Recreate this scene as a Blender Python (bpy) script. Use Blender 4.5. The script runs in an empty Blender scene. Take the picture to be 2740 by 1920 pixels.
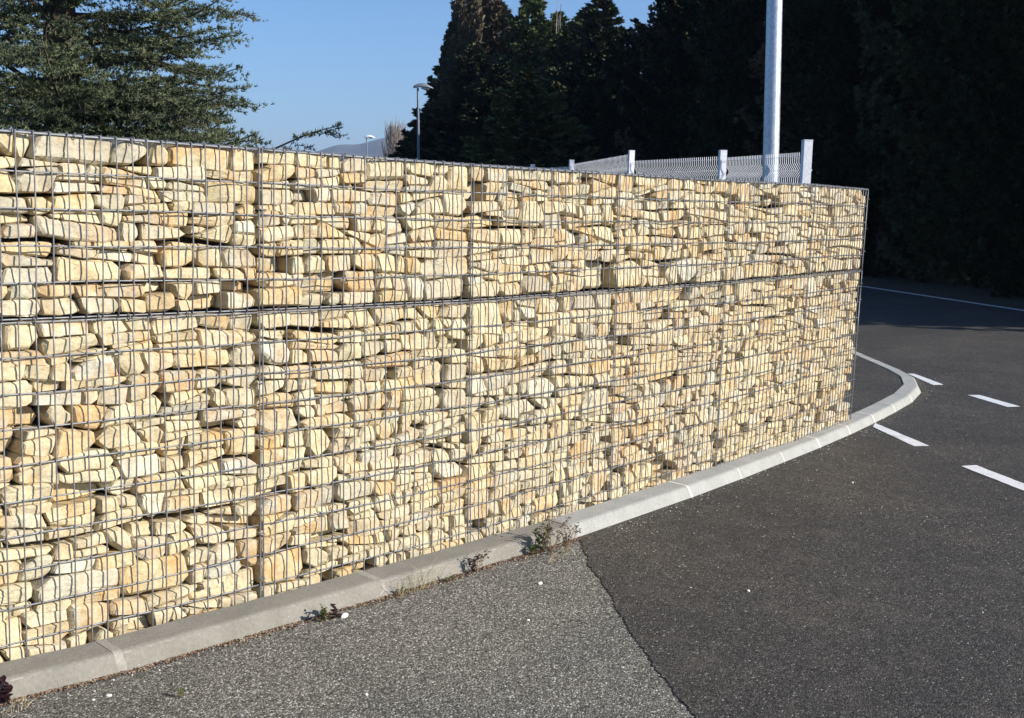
import bpy, math, random
import numpy as np
from mathutils import Matrix, Vector
C = bpy.context.scene.collection
S = bpy.context.scene
rnd = random.Random(7)

# ------------------------------------------------------------------ camera
RGT = Vector((0.64263, -0.76564, 0.02871)); DWN = Vector((-0.07577, -0.10080, -0.99202)); FWD = Vector((0.76242, 0.63533, -0.12279))
CAM = Vector((-2.47568, -3.10332, 1.35123))
cd = bpy.data.cameras.new('camera'); cam = bpy.data.objects.new('camera', cd); C.objects.link(cam)
cd.sensor_width = 36; cd.lens = 36 * 3270 / 2740; cd.clip_start = 0.05; cd.clip_end = 20000
up = -DWN; bk = -FWD
cam.matrix_world = Matrix(((RGT.x, up.x, bk.x, CAM.x), (RGT.y, up.y, bk.y, CAM.y), (RGT.z, up.z, bk.z, CAM.z), (0, 0, 0, 1)))
S.camera = cam

# ------------------------------------------------------------------ light
SUN_AZ = (0.40, -0.917); SUN_EL = math.radians(25)
sd = Vector((SUN_AZ[0] * math.cos(SUN_EL), SUN_AZ[1] * math.cos(SUN_EL), math.sin(SUN_EL))).normalized()
sl = bpy.data.lights.new('sun', 'SUN'); sl.energy = 4.6; sl.angle = math.radians(0.5); sl.color = (1.0, 0.94, 0.85)
so = bpy.data.objects.new('sun', sl); C.objects.link(so); so.rotation_euler = sd.to_track_quat('Z', 'Y').to_euler()
W = bpy.data.worlds.new('World'); S.world = W; W.use_nodes = True
wn = W.node_tree.nodes; wl = W.node_tree.links; wn.clear()
sky = wn.new('ShaderNodeTexSky'); sky.sky_type = 'NISHITA'; sky.sun_disc = False
sky.sun_elevation = SUN_EL; sky.sun_rotation = math.atan2(SUN_AZ[0], SUN_AZ[1])
sky.air_density = 1.0; sky.dust_density = .7; sky.ozone_density = 8.0; sky.altitude = 100
bg = wn.new('ShaderNodeBackground'); bg.inputs[1].default_value = 0.10
wo = wn.new('ShaderNodeOutputWorld'); wl.new(sky.outputs[0], bg.inputs[0]); wl.new(bg.outputs[0], wo.inputs[0])
S.view_settings.view_transform = 'Standard'; S.view_settings.look = 'None'; S.view_settings.gamma = 1
S.view_settings.exposure = 0.72
S.render.engine = 'CYCLES'
S.cycles.max_bounces = 6; S.cycles.diffuse_bounces = 3; S.cycles.glossy_bounces = 2; S.cycles.transparent_max_bounces = 4

# ------------------------------------------------------------------ helpers
def mesh_np(name, V, F, smooth=False):
    """V (n,3) array, F list of tuples or (m,k) array"""
    me = bpy.data.meshes.new(name)
    if isinstance(F, np.ndarray):
        m, k = F.shape
        me.vertices.add(len(V)); me.vertices.foreach_set('co', np.asarray(V, np.float32).ravel())
        me.loops.add(m * k); me.loops.foreach_set('vertex_index', F.astype(np.int32).ravel())
        me.polygons.add(m); me.polygons.foreach_set('loop_start', np.arange(0, m * k, k, dtype=np.int32))
        me.update(calc_edges=True)
    else:
        me.from_pydata([tuple(map(float, v)) for v in V], [], F); me.update()
    if smooth: me.polygons.foreach_set('use_smooth', [True] * len(me.polygons))
    return me
def obj(name, V, F, mat, parent=None, smooth=False, world=True, origin=None):
    """world coordinates in; origin = object origin (world)"""
    V = np.asarray(V, float)
    o_ = np.array(origin if origin is not None else (V.min(0) + V.max(0)) / 2, float)
    me = mesh_np(name, V - o_, F, smooth)
    for m_ in (mat if isinstance(mat, list) else [mat]): me.materials.append(m_)
    o = bpy.data.objects.new(name, me); C.objects.link(o)
    if parent is not None:
        o.parent = parent; o.location = Vector(o_) - parent_loc(parent)
    else: o.location = o_
    return o
def parent_loc(p):
    v = Vector(p.location)
    while p.parent is not None: p = p.parent; v = v + Vector(p.location)
    return v
def tag(o, label=None, cat=None, group=None, kind=None):
    if label: o['label'] = label
    if cat: o['category'] = cat
    if group: o['group'] = group
    if kind: o['kind'] = kind
    return o
def thing(name, loc, label, cat, group=None):
    o = bpy.data.objects.new(name, None); C.objects.link(o); o.location = loc; o.empty_display_size = 0.1
    return tag(o, label, cat, group)
class MB:
    def __init__(s): s.V = []; s.F = []; s.n = 0
    def add(s, V, F):
        s.V.extend([tuple(v) for v in V]); s.F.extend([tuple(i + s.n for i in f) for f in F]); s.n += len(V)
    def box(s, p0, p1, R=None, o=None):
        x0, y0, z0 = p0; x1, y1, z1 = p1
        V = [(x0,y0,z0),(x1,y0,z0),(x1,y1,z0),(x0,y1,z0),(x0,y0,z1),(x1,y0,z1),(x1,y1,z1),(x0,y1,z1)]
        if R is not None: V = [tuple(R @ Vector(v) + (o or Vector())) for v in V]
        s.add(V, [(0,3,2,1),(4,5,6,7),(0,1,5,4),(1,2,6,5),(2,3,7,6),(3,0,4,7)])
    def tube(s, pts, r, n=6, cap=True, closed=False):
        pts = [np.array(p, float) for p in pts]; m = len(pts)
        rs = r if hasattr(r, '__len__') else [r] * m
        V = []; F = []; prev = None
        for i, p in enumerate(pts):
            a = pts[(i - 1) % m] if (i > 0 or closed) else p; b = pts[(i + 1) % m] if (i < m - 1 or closed) else p
            t = b - a; t = t / (np.linalg.norm(t) + 1e-12)
            if prev is None:
                q = np.array([0, 0, 1.]) if abs(t[2]) < .9 else np.array([1., 0, 0])
            else: q = prev
            u = q - t * np.dot(q, t); u /= np.linalg.norm(u) + 1e-12; w = np.cross(t, u); prev = u
            for k in range(n):
                c, s_ = math.cos(2 * math.pi * k / n), math.sin(2 * math.pi * k / n)
                V.append(p + rs[i] * (u * c + w * s_))
        for i in range(m if closed else m - 1):
            j = (i + 1) % m
            for k in range(n): F.append((i * n + k, i * n + (k + 1) % n, j * n + (k + 1) % n, j * n + k))
        if cap and not closed: F.append(tuple(range(n))[::-1]); F.append(tuple((m - 1) * n + k for k in range(n)))
        s.add(V, F)
    def build(s, name, mat, parent=None, smooth=False, origin=None):
        return obj(name, s.V, s.F, mat, parent, smooth, origin=origin)

def mat(name, rough=0.85, metal=0.0, spec=0.3):
    m = bpy.data.materials.new(name); m.use_nodes = True; nt = m.node_tree; b = nt.nodes['Principled BSDF']
    b.inputs['Roughness'].default_value = rough; b.inputs['Metallic'].default_value = metal
    b.inputs['Specular IOR Level'].default_value = spec
    return m, nt, b
def N(nt, typ, **kw):
    n = nt.nodes.new(typ)
    for k, v in kw.items():
        if k.startswith('i_'): n.inputs[k[2:].replace('_', ' ')].default_value = v
        else: setattr(n, k, v)
    return n
def ramp(nt, fac, stops, interp='LINEAR'):
    r = nt.nodes.new('ShaderNodeValToRGB'); r.color_ramp.interpolation = interp
    e = r.color_ramp.elements
    while len(e) < len(stops): e.new(0.5)
    for el, (p, c) in zip(e, stops): el.position = p; el.color = (*c, 1) if len(c) == 3 else c
    if fac is not None: nt.links.new(fac, r.inputs[0])
    return r.outputs[0]
def mix(nt, fac, a, b, typ='MIX'):
    m = nt.nodes.new('ShaderNodeMix'); m.data_type = 'RGBA'; m.blend_type = typ
    for i, v in ((0, fac), (6, a), (7, b)):
        if hasattr(v, 'links'): nt.links.new(v, m.inputs[i])
        elif i == 0: m.inputs[0].default_value = v
        else: m.inputs[i].default_value = (*v, 1)
    return m.outputs[2]
def mth(nt, op, a, b=0.0, c=None):
    m = nt.nodes.new('ShaderNodeMath'); m.operation = op
    for i, v in ((0, a), (1, b)) + (((2, c),) if c is not None else ()):
        if hasattr(v, 'links'): nt.links.new(v, m.inputs[i])
        else: m.inputs[i].default_value = v
    return m.outputs[0]
def pos(nt, kind='world'):
    if kind == 'world': return nt.nodes.new('ShaderNodeNewGeometry').outputs['Position']
    return nt.nodes.new('ShaderNodeTexCoord').outputs['Object']
def noise(nt, vec, scale, detail=4, rough=0.55, dist=0.0):
    n = nt.nodes.new('ShaderNodeTexNoise'); n.inputs['Scale'].default_value = scale; n.inputs['Detail'].default_value = detail
    n.inputs['Roughness'].default_value = rough; n.inputs['Distortion'].default_value = dist
    nt.links.new(vec, n.inputs['Vector']); return n.outputs['Fac']
def voro(nt, vec, scale, out='Distance', feature='F1', rand=1.0):
    n = nt.nodes.new('ShaderNodeTexVoronoi'); n.feature = feature; n.inputs['Scale'].default_value = scale
    n.inputs['Randomness'].default_value = rand; nt.links.new(vec, n.inputs['Vector']); return n.outputs[out]
def bump(nt, b, h, strength, dist=0.01):
    n = nt.nodes.new('ShaderNodeBump'); n.inputs['Strength'].default_value = strength; n.inputs['Distance'].default_value = dist
    nt.links.new(h, n.inputs['Height']); nt.links.new(n.outputs[0], b.inputs['Normal'])
    return n

# ------------------------------------------------------------------ materials
def stone_mat():
    m, nt, b = mat('sandstone', 0.9, 0, 0.15)
    oi = nt.nodes.new('ShaderNodeObjectInfo')
    tc = pos(nt, 'object')
    add = N(nt, 'ShaderNodeVectorMath', operation='ADD'); sc = N(nt, 'ShaderNodeVectorMath', operation='SCALE')
    nt.links.new(oi.outputs['Random'], sc.inputs['Scale']); sc.inputs[0].default_value = (91, 57, 33)
    nt.links.new(tc, add.inputs[0]); nt.links.new(sc.outputs[0], add.inputs[1]); v = add.outputs[0]
    base = ramp(nt, oi.outputs['Random'], [(0, (.53, .455, .29)), (.18, (.60, .53, .35)), (.34, (.48, .44, .33)), (.5, (.62, .54, .35)), (.64, (.56, .475, .29)), (.74, (.44, .42, .34)), (.80, (.56, .42, .23)), (.88, (.62, .58, .46)), (.94, (.50, .48, .39)), (1, (.60, .52, .34))])
    r2 = mth(nt, 'FRACT', mth(nt, 'MULTIPLY', oi.outputs['Random'], 37.7))
    stain = noise(nt, v, 11, 6, .66, .15)
    # how strongly this stone is iron-stained
    am = ramp(nt, r2, [(0, (0, 0, 0)), (.3, (.34, .34, .34)), (.68, (.75, .75, .75)), (1, (1, 1, 1))])
    sm = ramp(nt, stain, [(.42, (0, 0, 0)), (.62, (1, 1, 1))])
    f = mth(nt, 'MULTIPLY', am, sm)
    col = mix(nt, mth(nt, 'MULTIPLY', f, .8), base, (.54, .31, .10))
    rust = ramp(nt, noise(nt, v, 30, 6, .65, .2), [(.6, (0, 0, 0)), (.74, (1, 1, 1))])
    col = mix(nt, mth(nt, 'MULTIPLY', mth(nt, 'MULTIPLY', rust, am), .7), col, (.42, .18, .05))
    vein = ramp(nt, noise(nt, v, 75, 5, .75), [(.3, (.60, .56, .48)), (.48, (.93, .92, .90)), (.7, (1.13, 1.13, 1.12))])
    col = mix(nt, 1.0, col, vein, 'MULTIPLY')
    tan = ramp(nt, noise(nt, v, 17, 5, .65), [(.50, (0, 0, 0)), (.68, (1, 1, 1))])
    col = mix(nt, mth(nt, 'MULTIPLY', tan, .38), col, (.42, .31, .17))
    pale = ramp(nt, noise(nt, v, 13, 4, .6), [(.5, (0, 0, 0)), (.72, (1, 1, 1))])
    col = mix(nt, mth(nt, 'MULTIPLY', pale, .35), col, (.70, .62, .45))
    spk = ramp(nt, voro(nt, v, 240), [(0, (1, 1, 1)), (.12, (0, 0, 0))])
    col = mix(nt, mth(nt, 'MULTIPLY', spk, .22), col, (.25, .2, .13))
    nt.links.new(col, b.inputs['Base Color'])
    h = mth(nt, 'ADD', mth(nt, 'MULTIPLY', noise(nt, v, 38, 5, .6), .7), mth(nt, 'MULTIPLY', noise(nt, v, 190, 4, .7), .4))
    bump(nt, b, h, .6, .008)
    return m
def wire_mat():
    m, nt, b = mat('galvanised_wire', .5, .35, .5)
    v = pos(nt)
    nt.links.new(ramp(nt, noise(nt, v, 30, 4), [(.35, (.15, .155, .16)), (.65, (.235, .24, .25))]), b.inputs['Base Color'])
    return m
def galv_mat(name='galvanised_steel', a=(.42, .47, .53), c=(.62, .66, .70), metal=.75, rough=.42):
    m, nt, b = mat(name, rough, metal, .5)
    v = pos(nt)
    n1 = voro(nt, v, 55, 'Color'); n2 = noise(nt, v, 12, 5, .7)
    sep = N(nt, 'ShaderNodeSeparateColor'); nt.links.new(n1, sep.inputs[0])
    f = mth(nt, 'ADD', mth(nt, 'MULTIPLY', sep.outputs[0], .45), mth(nt, 'MULTIPLY', n2, .6))
    nt.links.new(ramp(nt, f, [(.25, a), (.8, c)]), b.inputs['Base Color'])
    nt.links.new(mth(nt, 'ADD', mth(nt, 'MULTIPLY', n2, .3), rough - .15), b.inputs['Roughness'])
    return m
def plain(name, col, rough=.7, metal=0, var=.15, scale=20, bmp=0):
    m, nt, b = mat(name, rough, metal)
    v = pos(nt)
    f = noise(nt, v, scale, 5, .65)
    lo = tuple(x * (1 - var) for x in col); hi = tuple(x * (1 + var) for x in col)
    nt.links.new(ramp(nt, f, [(.3, lo), (.7, hi)]), b.inputs['Base Color'])
    if bmp: bump(nt, b, f, bmp, .004)
    return m
def island(name, stops):
    m, nt, b = mat(name, .9, 0, .2)
    nt.links.new(ramp(nt, nt.nodes.new('ShaderNodeNewGeometry').outputs['Random Per Island'], stops), b.inputs['Base Color']); return m
def asphalt(name, old):
    m, nt, b = mat(name, .82 if old else .75, 0, .35)
    v = pos(nt)
    sc = 165 if old else 170
    cc = voro(nt, v, sc, 'Color'); sep = N(nt, 'ShaderNodeSeparateColor'); nt.links.new(cc, sep.inputs[0])
    d = voro(nt, v, sc)
    if old:
        st = [(0, (.07, .066, .06)), (.3, (.145, .135, .112)), (.6, (.225, .21, .175)), (.85, (.33, .308, .255)), (.95, (.48, .45, .38)), (1, (.68, .66, .58))]
    else:
        st = [(0, (.018, .0165, .0155)), (.4, (.054, .049, .0415)), (.75, (.094, .085, .072)), (.93, (.135, .122, .10)), (.985, (.19, .17, .145)), (1, (.45, .43, .38))]
    col = ramp(nt, sep.outputs[0], st)
    dd = ramp(nt, d, [(.25, (1.08, 1.08, 1.08)), (.75, (.5, .5, .5))])
    col = mix(nt, 1.0, col, dd, 'MULTIPLY')
    if not old:
        c2 = voro(nt, v, 33, 'Color'); s2 = N(nt, 'ShaderNodeSeparateColor'); nt.links.new(c2, s2.inputs[0])
        d2 = voro(nt, v, 33)
        f = mth(nt, 'MULTIPLY', ramp(nt, s2.outputs[0], [(.972, (0, 0, 0)), (.975, (1, 1, 1))], 'CONSTANT'), ramp(nt, d2, [(.09, (1, 1, 1)), (.14, (0, 0, 0))]))
        col = mix(nt, f, col, (.42, .40, .35))
    # wear and dust patches with shapes of their own
    n1 = noise(nt, v, .9, 5, .6); n2 = noise(nt, v, 5, 5, .65)
    if old:
        col = mix(nt, 1, col, ramp(nt, n1, [(.32, (.72, .73, .74)), (.5, (1, 1, 1)), (.7, (1.2, 1.18, 1.14))]), 'MULTIPLY')
        col = mix(nt, 1, col, ramp(nt, n2, [(.35, (.88, .89, .88)), (.7, (1.1, 1.1, 1.08))]), 'MULTIPLY')
    else:
        col = mix(nt, 1, col, ramp(nt, n1, [(.32, (.78, .78, .80)), (.52, (1.0, 1.0, .99)), (.68, (1.3, 1.25, 1.16))]), 'MULTIPLY')
        col = mix(nt, mth(nt, 'MULTIPLY', ramp(nt, n2, [(.52, (0, 0, 0)), (.72, (1, 1, 1))]), .24), col, (.17, .14, .11))
    # dust scatter lines
    w = N(nt, 'ShaderNodeMapping'); nt.links.new(v, w.inputs[0]); w.inputs['Scale'].default_value = (2.2, 11, 1); w.inputs['Rotation'].default_value = (0, 0, .5)
    sc2 = ramp(nt, noise(nt, w.outputs[0], 3, 3, .5), [(.66, (0, 0, 0)), (.74, (1, 1, 1))])
    col = mix(nt, mth(nt, 'MULTIPLY', sc2, .10), col, (.33, .31, .27))
    nt.links.new(col, b.inputs['Base Color'])
    hh = mth(nt, 'ADD', mth(nt, 'MULTIPLY', mth(nt, 'SUBTRACT', 1.0, d), 1.0), mth(nt, 'MULTIPLY', sep.outputs[1], .6))
    bump(nt, b, hh, .55 if old else .5, .006)
    return m
def concrete(name, base, stain, sc=1.0):
    m, nt, b = mat(name, .92, 0, .2)
    v = pos(nt)
    n1 = noise(nt, v, 7, 6, .65); n2 = noise(nt, v, 90, 4, .7)
    col = ramp(nt, n1, [(.3, stain), (.68, base)])
    col = mix(nt, 1, col, ramp(nt, n2, [(.3, (.84, .84, .84)), (.7, (1.12, 1.12, 1.12))]), 'MULTIPLY')
    if 'weathered' in name:
        lm = nt.nodes.new('ShaderNodeAttribute'); lm.attribute_name = 'lime'
        g_ = ramp(nt, noise(nt, v, 24, 5, .7), [(.5, (0, 0, 0)), (.6, (1, 1, 1))])
        lf = mth(nt, 'MULTIPLY', ramp(nt, lm.outputs['Fac'], [(.55, (0, 0, 0)), (.95, (1, 1, 1))]), g_)
        col = mix(nt, mth(nt, 'MULTIPLY', lf, .4), col, (.5, .48, .42))
    # pores and lime flecks
    p1 = ramp(nt, voro(nt, v, 70), [(.07, (1, 1, 1)), (.13, (0, 0, 0))])
    c = voro(nt, v, 70, 'Color'); s = N(nt, 'ShaderNodeSeparateColor'); nt.links.new(c, s.inputs[0])
    f = mth(nt, 'MULTIPLY', p1, mth(nt, 'GREATER_THAN', s.outputs[0], .6))
    col = mix(nt, mth(nt, 'MULTIPLY', f, .5), col, tuple(x * .5 for x in base))
    f2 = mth(nt, 'MULTIPLY', p1, mth(nt, 'LESS_THAN', s.outputs[0], .25))
    col = mix(nt, mth(nt, 'MULTIPLY', f2, .5), col, (.75, .72, .65))
    nt.links.new(col, b.inputs['Base Color'])
    bump(nt, b, mth(nt, 'ADD', n2, mth(nt, 'MULTIPLY', n1, .6)), .35, .004)
    return m
def leaf_mat(name, a, c, rough=.62, sc=1.3, trans=.12):
    m, nt, b = mat(name, rough, 0, .08)
    v = pos(nt)
    f = mth(nt, 'ADD', mth(nt, 'MULTIPLY', noise(nt, v, sc, 3), .55), mth(nt, 'MULTIPLY', noise(nt, v, sc * 9, 2), .45))
    nt.links.new(ramp(nt, f, [(.40, a), (.60, c)]), b.inputs['Base Color'])
    return m
M = dict(
    stone=stone_mat(), wire=wire_mat(), galv=galv_mat(), fence=galv_mat('painted_galvanised', (.70, .71, .73), (.86, .86, .86), .0, .5),
    asph_old=asphalt('weathered_asphalt', True), asph_new=asphalt('new_asphalt', False),
    kerb_old=concrete('weathered_concrete', (.255, .238, .198), (.20, .186, .152)), kerb_new=concrete('pale_concrete', (.37, .368, .335), (.30, .298, .27)),
    mortar=concrete('mortar', (.66, .63, .55), (.52, .49, .42)), mortar_old=concrete('crumbled_mortar', (.36, .34, .285), (.22, .205, .17)),
    paint=plain('road_paint', (.74, .74, .72), .6, 0, .08, 60, .3),
    soil=plain('leaf_litter_soil', (.07, .055, .035), .95, 0, .5, 9, .6),
    bark=plain('bark', (.085, .065, .048), .95, 0, .35, 14, .8), greybark=plain('pale_bark', (.36, .30, .25), .95, 0, .2, 3),
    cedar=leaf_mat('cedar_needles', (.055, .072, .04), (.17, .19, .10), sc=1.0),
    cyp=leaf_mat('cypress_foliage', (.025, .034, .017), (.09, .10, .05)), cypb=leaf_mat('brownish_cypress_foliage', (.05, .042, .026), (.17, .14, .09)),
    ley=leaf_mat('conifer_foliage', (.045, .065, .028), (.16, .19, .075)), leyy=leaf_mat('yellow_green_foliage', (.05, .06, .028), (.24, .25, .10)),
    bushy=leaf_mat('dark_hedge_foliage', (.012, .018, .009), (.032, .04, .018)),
    weed=leaf_mat('weed_leaf', (.05, .075, .025), (.13, .16, .06), sc=30), purple=leaf_mat('purple_leaf', (.018, .008, .012), (.045, .022, .026), .45, 30),
    dry=plain('dry_stem', (.22, .15, .085), .9, 0, .3, 40), dryl=plain('dry_leaf', (.075, .05, .035), .9, 0, .4, 60),
    straw=plain('straw', (.42, .34, .19), .85, 0, .25, 40), litter=island('dirt_crumbs', [(0, (.06, .035, .02)), (.35, (.16, .09, .05)), (.6, (.27, .17, .10)), (.8, (.10, .10, .09)), (.92, (.42, .34, .24)), (1, (.36, .26, .2))]),
    pebble=plain('pale_pebble', (.72, .68, .60), .8, 0, .12, 40, .4), grit=island('grit', [(0, (.20, .17, .13)), (.5, (.34, .31, .26)), (.85, (.52, .49, .42)), (1, (.7, .67, .6))]),
    hill=plain('far_woodland', (.085, .10, .075), 1.0, 0, .4, .01), lamp=plain('lamp_glass', (.75, .78, .8), .3, 0, .05, 5),
    dullgalv=galv_mat('dark_galvanised', (.13, .155, .19), (.22, .25, .29), .2, .6),  # darker, bluer grey than the near pole's steel
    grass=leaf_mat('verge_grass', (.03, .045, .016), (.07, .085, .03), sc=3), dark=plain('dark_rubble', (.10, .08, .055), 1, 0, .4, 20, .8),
)
def worn(m):
    nt = m.node_tree; b = nt.nodes['Principled BSDF']; src = b.inputs['Base Color'].links[0].from_socket; v = pos(nt)
    f = ramp(nt, mth(nt, 'ADD', mth(nt, 'MULTIPLY', noise(nt, v, 130, 3, .6), .6), mth(nt, 'MULTIPLY', noise(nt, v, 9, 4, .6), .5)), [(.62, (0, 0, 0)), (.68, (1, 1, 1))])
    nt.links.new(mix(nt, mth(nt, 'MULTIPLY', f, .7), src, (.16, .15, .135)), b.inputs['Base Color'])
worn(M['paint'])
M['hill'].node_tree.nodes['Noise Texture'].inputs['Scale'].default_value = .02

# ------------------------------------------------------------------ wall coordinates
JS = np.array([-2.0, -.8, 0, 1, 2, 3, 4, 5])
JV = np.array([[-1.99, .115, .012, .0, .010], [-.7959, .0461, .0056, .0003, .0103], [0, 0, 0, -.0042, .0063], [.9877, -.0252, -.005, -.009, .0117],
               [1.9703, 0, 0, -.008, .0084], [2.9531, .0382, .0043, .0001, -.0046], [3.9439, .0969, .0168, .0091, -.0207], [4.927, .2045, .0183, .0036, -.0131]])
def wall(s, h, d):
    """s along the wall in baskets, h height, d depth behind the front mesh -> world"""
    s = np.asarray(s, float); h = np.asarray(h, float); d = np.asarray(d, float)
    h = np.where(h > 1, 1 + 1.019 * (h - 1), h)
    j = [np.interp(s, JS, JV[:, k]) for k in range(5)]
    e = .25
    tx = np.interp(s + e, JS, JV[:, 0]) - np.interp(s - e, JS, JV[:, 0]); ty = np.interp(s + e, JS, JV[:, 1]) - np.interp(s - e, JS, JV[:, 1])
    L = np.hypot(tx, ty); nx, ny = -ty / L, tx / L
    ex = np.maximum(s - 5, 0); 
    return np.stack([j[0] + j[3] * h + nx * d + ex, j[1] + j[4] * h + ny * d, j[2] + h + 0 * d], -1)

def hsh(*a): return (math.sin(sum(x * k for x, k in zip(a, (12.9898, 78.233, 37.719, 9.17)))) * 43758.5453) % 1

# ---- stone packing: wavy beds, slanted joints, then each block broken again along sloping lines
def area2(P): return sum(P[i][0] * P[(i + 1) % len(P)][1] - P[(i + 1) % len(P)][0] * P[i][1] for i in range(len(P)))
def cut(P, a, ang):
    nrm = np.array([-math.sin(ang), math.cos(ang)]); return clip_half(P, a, nrm), clip_half(P, a, -nrm)
def pack(Wd, Hh, r):
    ys = [0.0]
    while ys[-1] < Hh - .05: ys.append(ys[-1] + r.uniform(.055, .155))
    k_ = Hh / ys[-1]; ys = [y * k_ for y in ys]; m = len(ys) - 1
    ph = [(r.uniform(.006, .017), r.uniform(.45, .9), r.random() * 6.3, r.uniform(.003, .008), r.uniform(.15, .3), r.random() * 6.3) for _ in ys]
    def Y(k, x):
        if k == 0 or k == m: return ys[k]
        a1, l1, p1, a2, l2, p2 = ph[k]; return ys[k] + a1 * math.sin(6.283 * x / l1 + p1) + a2 * math.sin(6.283 * x / l2 + p2)
    out = []; prevj = []
    def rec(P, d):
        A = np.array(P); w, h = A.max(0) - A.min(0); c = (A.max(0) + A.min(0)) / 2; u = r.random()
        if d < 5:
            if (h > .125) or (h > .084 and u < .80) or (h > .064 and w > .12 and u < .2):
                if not (h < .15 and w > .12 and r.random() < .13):
                    a = np.array([c[0], A.min(0)[1] + h * r.uniform(.32, .68)]); X, Z = cut(P, a, r.gauss(0, .10))
                    if len(X) > 2 and len(Z) > 2: rec(X, d + 1); rec(Z, d + 1); return
            if w > .28 or (w > .19 and r.random() < .6) or (w > .13 and r.random() < .22) or w / max(h, .01) > 5.2:
                a = np.array([A.min(0)[0] + w * r.uniform(.3, .7), c[1]]); X, Z = cut(P, a, math.pi / 2 + r.gauss(0, .28))
                if len(X) > 2 and len(Z) > 2: rec(X, d + 1); rec(Z, d + 1); return
        out.append(P)
    for k in range(m):
        x = 0.0; hgt = ys[k + 1] - ys[k]; js = [(0.0, 0.0)]
        while x < Wd:
            w = r.uniform(.13, .34) if hgt > .08 else r.uniform(.08, .24)
            x2 = x + w
            for t in range(4):
                if any(abs(x2 - q) < .03 for q in prevj): x2 += .028
            if x2 > Wd - .07: x2 = Wd
            sl = r.gauss(0, .012) if x2 < Wd else 0
            js.append((x2 - sl, x2 + sl)); x = x2
        prevj = [b for a, b in js[1:-1]]
        for (a0, a1), (b0, b1) in zip(js[:-1], js[1:]):
            rec([np.array(p) for p in ((a0, Y(k, a0)), (b0, Y(k, b0)), (b1, Y(k + 1, b1)), (a1, Y(k + 1, a1)))], 0)
    res = []
    for P in out:
        A = np.array(P); ext = A.max(0) - A.min(0)
        if min(ext) < .014 or abs(area2(P)) < .0005: continue
        c = A.mean(0); an = r.gauss(0, .022); ca, sa = math.cos(an), math.sin(an)
        sc = 1 - r.uniform(.005, .045); A = c + (A - c) @ np.array([[ca, sa], [-sa, ca]]) * sc
        A[:, 0] = np.clip(A[:, 0], -.004, Wd + .004); A[:, 1] = np.clip(A[:, 1], 0, Hh)
        # drop doubled corners, then knock the corners off
        B = [A[i] for i in range(len(A)) if np.linalg.norm(A[i] - A[i - 1]) > .006]
        if len(B) < 3: continue
        Q = []; n = len(B); hh = min(ext)
        for q in range(n):
            p, pr, nx = B[q], B[q - 1], B[(q + 1) % n]; e1 = pr - p; e2 = nx - p; l1 = np.linalg.norm(e1); l2 = np.linalg.norm(e2)
            big = r.random() < .27
            c1 = hh * (r.uniform(.2, .6) if big else r.uniform(.03, .16)); c2 = hh * (r.uniform(.2, .6) if big else r.uniform(.03, .16))
            if r.random() < .3: c1 *= 1.6
            Q.append(p + e1 / l1 * min(c1, l1 * .42)); Q.append(p + e2 / l2 * min(c2, l2 * .42))
        res.append(Q)
    return res
def clip_half(P, a, nrm):
    out = []
    for i in range(len(P)):
        p, q = P[i], P[(i + 1) % len(P)]; dp = np.dot(p - a, nrm); dq = np.dot(q - a, nrm)
        if dp >= 0: out.append(p)
        if (dp >= 0) != (dq >= 0): out.append(p + (q - p) * (dp / (dp - dq)))
    return out
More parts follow.
